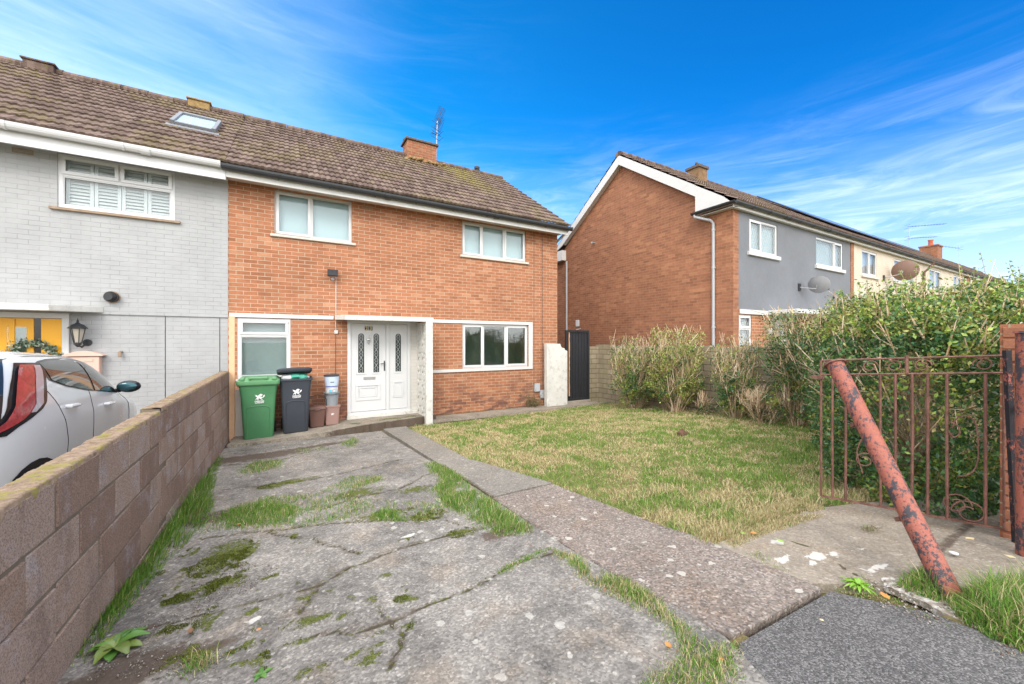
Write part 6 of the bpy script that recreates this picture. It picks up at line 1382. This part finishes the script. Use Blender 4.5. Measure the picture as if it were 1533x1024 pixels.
shrub(7.42, 6.8, 1.72, .56, 'leftmost of the twiggy shrubs, nearest the black side gate', 44, 15000, .5, .6, .04)
shrub(7.38, 5.62, 1.78, .52, 'second twiggy shrub from the black gate, with yellow green leaves low down', 46, 17000, .65, .5, .04)
shrub(7.42, 4.35, 1.5, .36, 'thin open shrub with bare pale stems, third from the black gate', 32, 8000, .5, .5, .04)
shrub(7.4, 3.25, 1.85, .52, 'fourth shrub from the black gate, dark leaves above bare tan stems', 48, 19000, .4, .45, .04)
shrub(7.4, 4.95, .35, .22, 'low sprawling shoots between the second and third shrubs', 10, 700, .2, .3)
shrub(7.15, 3.7, .5, .36, 'low bare twiggy growth in front of the fourth shrub', 22, 500, .1, 1.)
# the large hedge
HG = thing('garden_hedge', (5.4, 1.5, .45), 'large overgrown dark green hedge with bare cut twigs behind the iron gate', 'hedge')
EL = [(4.75, 1.35, 1.2, .62, .52, .98), (5.5, 1.3, 1.2, .75, .6, 1.05), (6.3, 1.9, 1.25, .85, .7, 1.08), (7.25, 2.4, 1.15, .7, .6, 1.0), (4.32, 1.0, 1.1, .42, .38, .93), (4.95, .72, 1.2, .6, .5, 1.02), (6.2, .9, 1.25, .9, .6, 1.1)]
def hedge_pts(n, depth, zmin=-9):
    w_ = np.array([e[3]*e[5] for e in EL]); k = rng.choice(len(EL), n, p=w_/w_.sum()); E_ = np.array(EL)[k]; d = rng.normal(size=(n, 3)); d /= np.linalg.norm(d, axis=1)[:, None]
    dd_ = np.sign(d)*np.abs(d)**.8; rr = 1-np.abs(rng.normal(size=n))*depth; rr = rr+(fbm(d[:, 0]*2+k*5, d[:, 1]*2+d[:, 2]*2, 1.7, 2)-.5)*.38+(rng.random(n) < .012)*rng.random(n)*.22
    P_ = E_[:, :3]+dd_*E_[:, 3:]*rr[:, None]; ok = np.ones(n, bool)
    for i, e in enumerate(EL):
        q = np.sqrt((((P_-np.array(e[:3]))/np.array(e[3:]))**2).sum(1)); ok &= (q > .62) | (k == i)
    ok &= P_[:, 2] > gza(P_[:, 0], P_[:, 1])-.02
    ok &= ~((P_[:, 0] < 4.24) & (P_[:, 1] < .64)) & ~(P_[:, 0] < 3.92)
    return P_[ok], d[ok]
P_, D = hedge_pts(150000, .12); n = len(P_)
yl = ((vnoise(P_[:, 0]*3+P_[:, 1], P_[:, 2]*3+P_[:, 1]*2, 1.6, 5) > .68) & (rng.random(n) < .75)) | (rng.random(n) < .06) | ((P_[:, 2] > 1.8) & (rng.random(n) < .5))
leaves(P_, rng.uniform(.022, .046, n), np.where(yl[:, None], pickc(n, LY, .25), pickc(n, LG, .25)), 'foliage', HG)
P_, D = hedge_pts(1250, .04); k = (P_[:, 2] > 1.15) & (vnoise(P_[:, 0], P_[:, 1]+P_[:, 2], 1.8, 7) > .42) | (rng.random(len(P_)) < .25); P_, D = P_[k], D[k]
D = D*.8+rng.normal(size=D.shape)*.35; D[:, 2] += .75; D /= np.linalg.norm(D, axis=1)[:, None]; L_ = rng.uniform(.1, .4, (len(P_), 1)); A_ = P_-D*L_*.75; B_ = P_+D*L_*.25
sticks(A_, B_, rng.uniform(.006, .010, len(P_)), .0035, pickc(len(P_), TW, .12), 'cut_twigs', HG)
k = rng.integers(0, len(P_), len(P_)); f = rng.uniform(.3, .8, (len(k), 1)); Q_ = A_[k]*(1-f)+B_[k]*f; D2 = D[k]+rng.normal(size=(len(k), 3))*.45; D2 /= np.linalg.norm(D2, axis=1)[:, None]; sticks(Q_, Q_+D2*rng.uniform(.08, .25, (len(k), 1)), .0035, .002, pickc(len(k), TW, .12), 'side_twigs', HG)
A_, B_, R0, R1, tips = grow((5.0, 1.25, .4), 1.25, .45, 40, 2, 1); sticks(A_, B_, R0*1.3, R1, pickc(len(A_), TW*.7, .2), 'stems', HG)
P_, D = hedge_pts(5000, .05); k = P_[:, 2] > 1.9; P_ = P_[k][:260]; sh_a = P_; sh_b = P_+np.stack([rng.normal(size=len(P_))*.05, rng.normal(size=len(P_))*.05, rng.uniform(.06, .24, len(P_))], 1)
sticks(sh_a, sh_b, .003, .0015, pickc(len(P_), TW*.7, .2), 'young_shoots', HG); t_ = rng.random((len(P_)*14, 1)); k = rng.integers(0, len(P_), len(P_)*14); Q_ = sh_a[k]*(1-t_)+sh_b[k]*t_+rng.normal(size=(len(k), 3))*.014
leaves(Q_, rng.uniform(.02, .035, len(k)), pickc(len(k), np.concatenate([LY[:2], LG[1:2]*1.5]), .2), 'shoot_leaves', HG)
# weed bush at the foot of the wall, dock and herbs
WB = thing('wall_weed', (5.62, 8.7, .02), 'small brown twiggy weed at the foot of the orange brick wall by the meter boxes', 'weed')
A_, B_, R0, R1, tips = grow((5.62, 8.68, .0), .42, .26, 16, 2, 1); A_[:, 1] = np.minimum(A_[:, 1], 8.82); B_[:, 1] = np.minimum(B_[:, 1], 8.82); sticks(A_, B_, R0*.4, R1*.4, pickc(len(A_), TW*.45, .2), 'stems', WB)
k = rng.integers(0, len(tips), 900); P_ = tips[k]+rng.normal(size=(900, 3))*.03; P_[:, 1] = np.minimum(P_[:, 1], 8.82); leaves(P_, .028, pickc(900, np.array([(.1, .13, .03), (.2, .13, .06), (.14, .1, .05)]), .3), 'foliage', WB)
def dock(x, y, n, L, w_, label, name='broadleaf_weed', up=(.3, .9), pal=((.07, .17, .03), (.1, .22, .04), (.16, .22, .05))):
    t = thing(name, (x, y, gz(x, y)), label, 'weed'); V = []; Q = []; c = []
    for i in range(n):
        a = 2*PI*i/n+rng.normal()*.3; e = rng.uniform(*up); Li = L*rng.uniform(.6, 1.1); k0 = len(V); ca, sa = math.cos(a), math.sin(a); col = np.array(pal[rng.integers(0, len(pal))])*rng.uniform(.8, 1.2)
        for j in range(6):
            f = j/5; r_ = Li*f*math.cos(e*(1-f*.5)); zz_ = Li*f*math.sin(e*(1-f*.9)); ww = w_*math.sin(PI*min(.97, .08+f*.92))**.7*(.5 if f < .2 else 1)*(1+.15*math.sin(j*5+i))
            for s_ in (-1, 0, 1): V.append((x+ca*r_-sa*s_*ww/2, y+sa*r_+ca*s_*ww/2, gz(x, y)+.01+zz_+abs(s_)*ww*.18)); c.append(col*(1.15 if s_ == 0 else 1))
        for j in range(5):
            for s_ in (0, 1): q = k0+j*3+s_; Q.append((q, q+1, q+4, q+3))
    fastmesh('leaf_rosette', V, quads=np.array(Q), col=np.array(c), mat=M['leaf'], parent=t, smooth=True); return t
g_ = G(150, 985); dock(g_[0]+.04, g_[1]+.03, 16, .13, .055, 'broad leaved dock weed at the foot of the block wall in the foreground')
g_ = G(1285, 880); dock(*g_, 26, .08, .018, 'bright yellow green weed at the corner of path and asphalt', up=(.3, 1.3), pal=((.16, .32, .03), (.22, .36, .05)))
g_ = G(400, 1010); dock(g_[0]-.02, g_[1], 5, .05, .02, 'small green seedling on the driveway moss, nearest the camera', up=(.1, .4))
g_ = G(300, 1000); x_, y_ = g_; P_ = np.stack([x_+rng.normal(size=160)*.035, y_+rng.normal(size=160)*.03], 1); o = blades(np.column_stack([P_, gza(P_[:, 0], P_[:, 1])+.01]), rng.uniform(.02, .08, 160), .004, rng.uniform(.3, .9, 160), mixcol(160, .6), 'grass_tuft', label='small yellowing grass tuft on the driveway in the foreground')
# clod on the lawn, bottle lid, fallen leaves
g_ = G(1021, 652); m = MB(); m.sphere((g_[0], g_[1], gz(*g_)+.03), (.075, .06, .07), 12, 8, .22); m.sphere((g_[0]+.08, g_[1], gz(*g_)+.01), (.06, .05, .035), 10, 6, .3); o = m.build('earth_clod', M['dry']); tag(o, 'dark brown clod of earth standing on the lawn', 'clod')
g_ = G(1428, 835); m = MB().lathe((g_[0], g_[1], gz(*g_)+.024), [(.018, 0), (.02, .002), (.02, .006), (.015, .007)], 18); o = m.build('bottle_lid', M['upvc']); tag(o, 'small round white lid lying on the slab beside the leaning post', 'lid')
g_ = G(1302, 797); P_ = np.stack([g_[0]+rng.normal(size=220)*.04, g_[1]+rng.normal(size=220)*.025], 1); o = blades(np.column_stack([P_, gza(P_[:, 0], P_[:, 1])+.022]), rng.uniform(.01, .03, 220), .003, rng.uniform(.6, .97, 220), mixcol(220, .1, .2, GREEN, STRAW*.45), 'dead_tuft', label='small dead brown tuft on the slab under the gate')
lcol = [m_plain('leaf_orange', (.5, .2, .05), .7, .3, 30), m_plain('leaf_brown', (.2, .1, .05), .8, .3, 30), m_plain('leaf_green', (.25, .4, .08), .6, .3, 30), m_plain('leaf_pale', (.55, .45, .25), .7, .3, 30)]
def fallen(px, py, k, L, word, dz=.02, xy=None):
    x, y = xy or G(px, py); a = random.uniform(0, 2*PI); z = gz(x, y)+dz; V = []; 
    for (u, v, w_) in ((-.5, 0, 0), (-.2, .28, .1), (.15, .3, .16), (.5, 0, .22), (.15, -.3, .1), (-.2, -.28, .16), (0, 0, 0)): V.append((x+L*(u*math.cos(a)-v*math.sin(a)), y+L*(u*math.sin(a)+v*math.cos(a)), z+L*w_*.5))
    o = MB().add(V, [(0, 1, 6), (1, 2, 6), (2, 3, 6), (3, 4, 6), (4, 5, 6), (5, 0, 6)], True).build('fallen_leaf', lcol[k], recalc=False); tag(o, word, 'leaf', 'fallen leaves')
PLC = [(358, 791, 0, .04, 'orange leaf on the far edge of the cracked driveway slab'), (387, 953, 0, .025, 'tiny orange leaf near a white patch on the driveway'), (1128, 806, 0, .05, 'orange brown leaf where lawn meets the gate slab'), (1112, 806, 2, .045, 'light green leaf at the left corner of the gate slab'),
       (1168, 818, 2, .05, 'yellow green leaf lying on the gate slab'), (1452, 815, 3, .05, 'pale dry leaf at the foot of the hedge'), (1512, 843, 3, .05, 'pale dry leaf at the right edge of the slab'), (1325, 903, 0, .05, 'orange leaf along the edge of the asphalt'),
       (905, 893, 1, .03, 'brown leaf in the grass strip by the path'), (1000, 978, 0, .04, 'orange leaf at the lower end of the grass strip'), (860, 890, 1, .02, 'dark leaf scrap on the driveway'), (795, 655+170, 1, .03, 'brown leaf at the tip of the grass strip'), (285, 955, 1, .04, 'dark twig-like leaf on the left of the driveway'),
       (1500, 965, 1, .03, 'brown leaf at the foot of the tall verge grass'), (1080, 1000, 0, .025, 'orange leaf on the grass next to the asphalt'), (1230, 940, 3, .02, 'pale leaf scrap on the asphalt')]
for q in PLC: fallen(*q, dz=.035 if q[1] > 800 or True else .02)

# wreath hung on the yellow door
wc = (-3.32, Y0-.03, 1.5); WR = thing('door_wreath', (-3.32, Y0, 1.5), 'pale green leafy wreath hanging on the yellow door', 'wreath')
MB().tube([(wc[0]+.24*math.cos(a), wc[1]+.01, wc[2]+.24*math.sin(a)) for a in np.linspace(0, 2*PI, 30)], .02, 6).build('ring', M['brownplastic'], WR)
n = 900; a = rng.random(n)*2*PI; rr = .24+rng.normal(size=n)*.035; P_ = np.stack([wc[0]+rr*np.cos(a), wc[1]-np.abs(rng.normal(size=n))*.03, wc[2]+rr*np.sin(a)], 1)
leaves(P_, .05, pickc(n, np.array([(.12, .2, .12), (.3, .38, .28), (.5, .55, .45), (.08, .14, .1)]), .2), 'foliage', WR)
# loose grit along the wall foot and on the drive
def grit(pts, n, smax, label):
    poly = [G(*p) for p in pts]; x, y = rand_in(poly, n); k = fbm(x, y, 6, 41) > .48; x, y = x[k], y[k]; m_ = len(x); s_ = smax*(.15+.85*rng.random(m_)**3)
    base = np.array([(1, 0, 0), (-1, 0, 0), (0, 1, 0), (0, -1, 0), (0, 0, 1.), (0, 0, -.6)]); F_ = np.array([(0, 2, 4), (2, 1, 4), (1, 3, 4), (3, 0, 4), (2, 0, 5), (1, 2, 5), (3, 1, 5), (0, 3, 5)])
    V = np.stack([x, y, gza(x, y)+.014], 1)[:, None, :]+base[None]*s_[:, None, None]*rng.uniform(.6, 1.3, (m_, 6, 1)); T = (np.arange(m_)*6)[:, None, None]+F_[None]
    c = np.repeat(np.array([(.26, .23, .2), (.17, .15, .13), (.36, .33, .3), (.12, .08, .06)])[rng.integers(0, 4, m_)][:, None, :], 6, 1).reshape(-1, 3)
    o = fastmesh('grit', V.reshape(-1, 3), tris=T.reshape(-1, 3), col=c, mat=M['twig']); tag(o, label, kind='stuff')
grit([(130, 1024), (180, 960), (300, 840), (420, 850), (330, 930), (330, 1024)], 9000, .0055, 'loose grit on the driveway near the wall')
grit([(450, 1024), (520, 930), (700, 880), (900, 1024)], 4000, .004, 'loose grit on the front of the driveway')
grit([(350, 700), (350, 670), (520, 650), (640, 640), (500, 672), (430, 700)], 3000, .009, 'loose grit and debris below the door step')

kp = [G(*p) for p in ((1318, 868), (1385, 868), (1475, 925), (1470, 948), (1400, 915), (1325, 885))]
sheet('kerb_strip', kp, .012, .012, M['apron'], edge_noise=.06, skirt=.03, masks={'white': lambda x, y: .45+0*x, 'dirt': lambda x, y: .2+0*x}, und=.012)
patch([(1250, 900), (1330, 890), (1420, 930), (1500, 970), (1490, 985), (1400, 945), (1320, 910)], 1500, (.01, .04), .6, .6, .0035, 'verge_grass', 'thin weeds along the edge of the asphalt pavement', thr=.5)
grit([(1240, 895), (1320, 870), (1420, 900), (1530, 975), (1500, 1000), (1390, 940), (1300, 905)], 1500, .008, 'crumbled grit along the edge of the asphalt')
grit([(1105, 1024), (1105, 965), (1140, 950), (1135, 1024)], 400, .006, 'crumbled grit beside the path')

patch([(-.85, 2.7), (-.78, 2.8), (-.7, 4.0), (-.6, 4.5), (-.72, 5.6), (-.85, 5.6)], 700, (.14, .3), .9, .5, .004, 'wall_grass', GB, px=False, thr=.2)
def mosstuft(els, n, name, label):
    w_ = np.array([e[2]*e[3] for e in els]); k = rng.choice(len(els), n, p=w_/w_.sum()); E_ = np.array(els)[k]; a = rng.random(n)*2*PI; r = np.sqrt(rng.random(n))
    x = E_[:, 0]+E_[:, 2]*r*np.cos(a)*.95; y = E_[:, 1]+E_[:, 3]*r*np.sin(a)*.95; ok = fbm(x, y, 28, 77)+fbm(x, y, 7, 78)*.6 > .84; x, y = x[ok], y[ok]; m_ = len(x)
    pal = np.array([(.06, .09, .01), (.13, .16, .02), (.2, .22, .03), (.09, .1, .02)]); c = pal[rng.integers(0, 4, m_)]*rng.uniform(.7, 1.2, (m_, 1))
    blades(np.stack([x, y, gza(x, y)+.012], 1), rng.uniform(.004, .013, m_), .0035, rng.uniform(0, .9, m_), c, name, label=label)
mosstuft(moss_e, 60000, 'driveway_moss', 'cushions of dark and yellow green moss on the cracked driveway')
for (n_, pts_, lb) in ((500, [(300, 770), (700, 740), (800, 800), (350, 800)], 0),):
    x, y = rand_in([G(*p) for p in pts_], 900); k = rng.random(len(x)) < .5; x, y = x[k], y[k]
    blades(np.stack([x, y, gza(x, y)+.012], 1), rng.uniform(.015, .05, len(x)), .004, rng.uniform(.85, .98, len(x)), mixcol(len(x), .15), 'dry_stalks', label='dry grass stalks lying on the driveway')
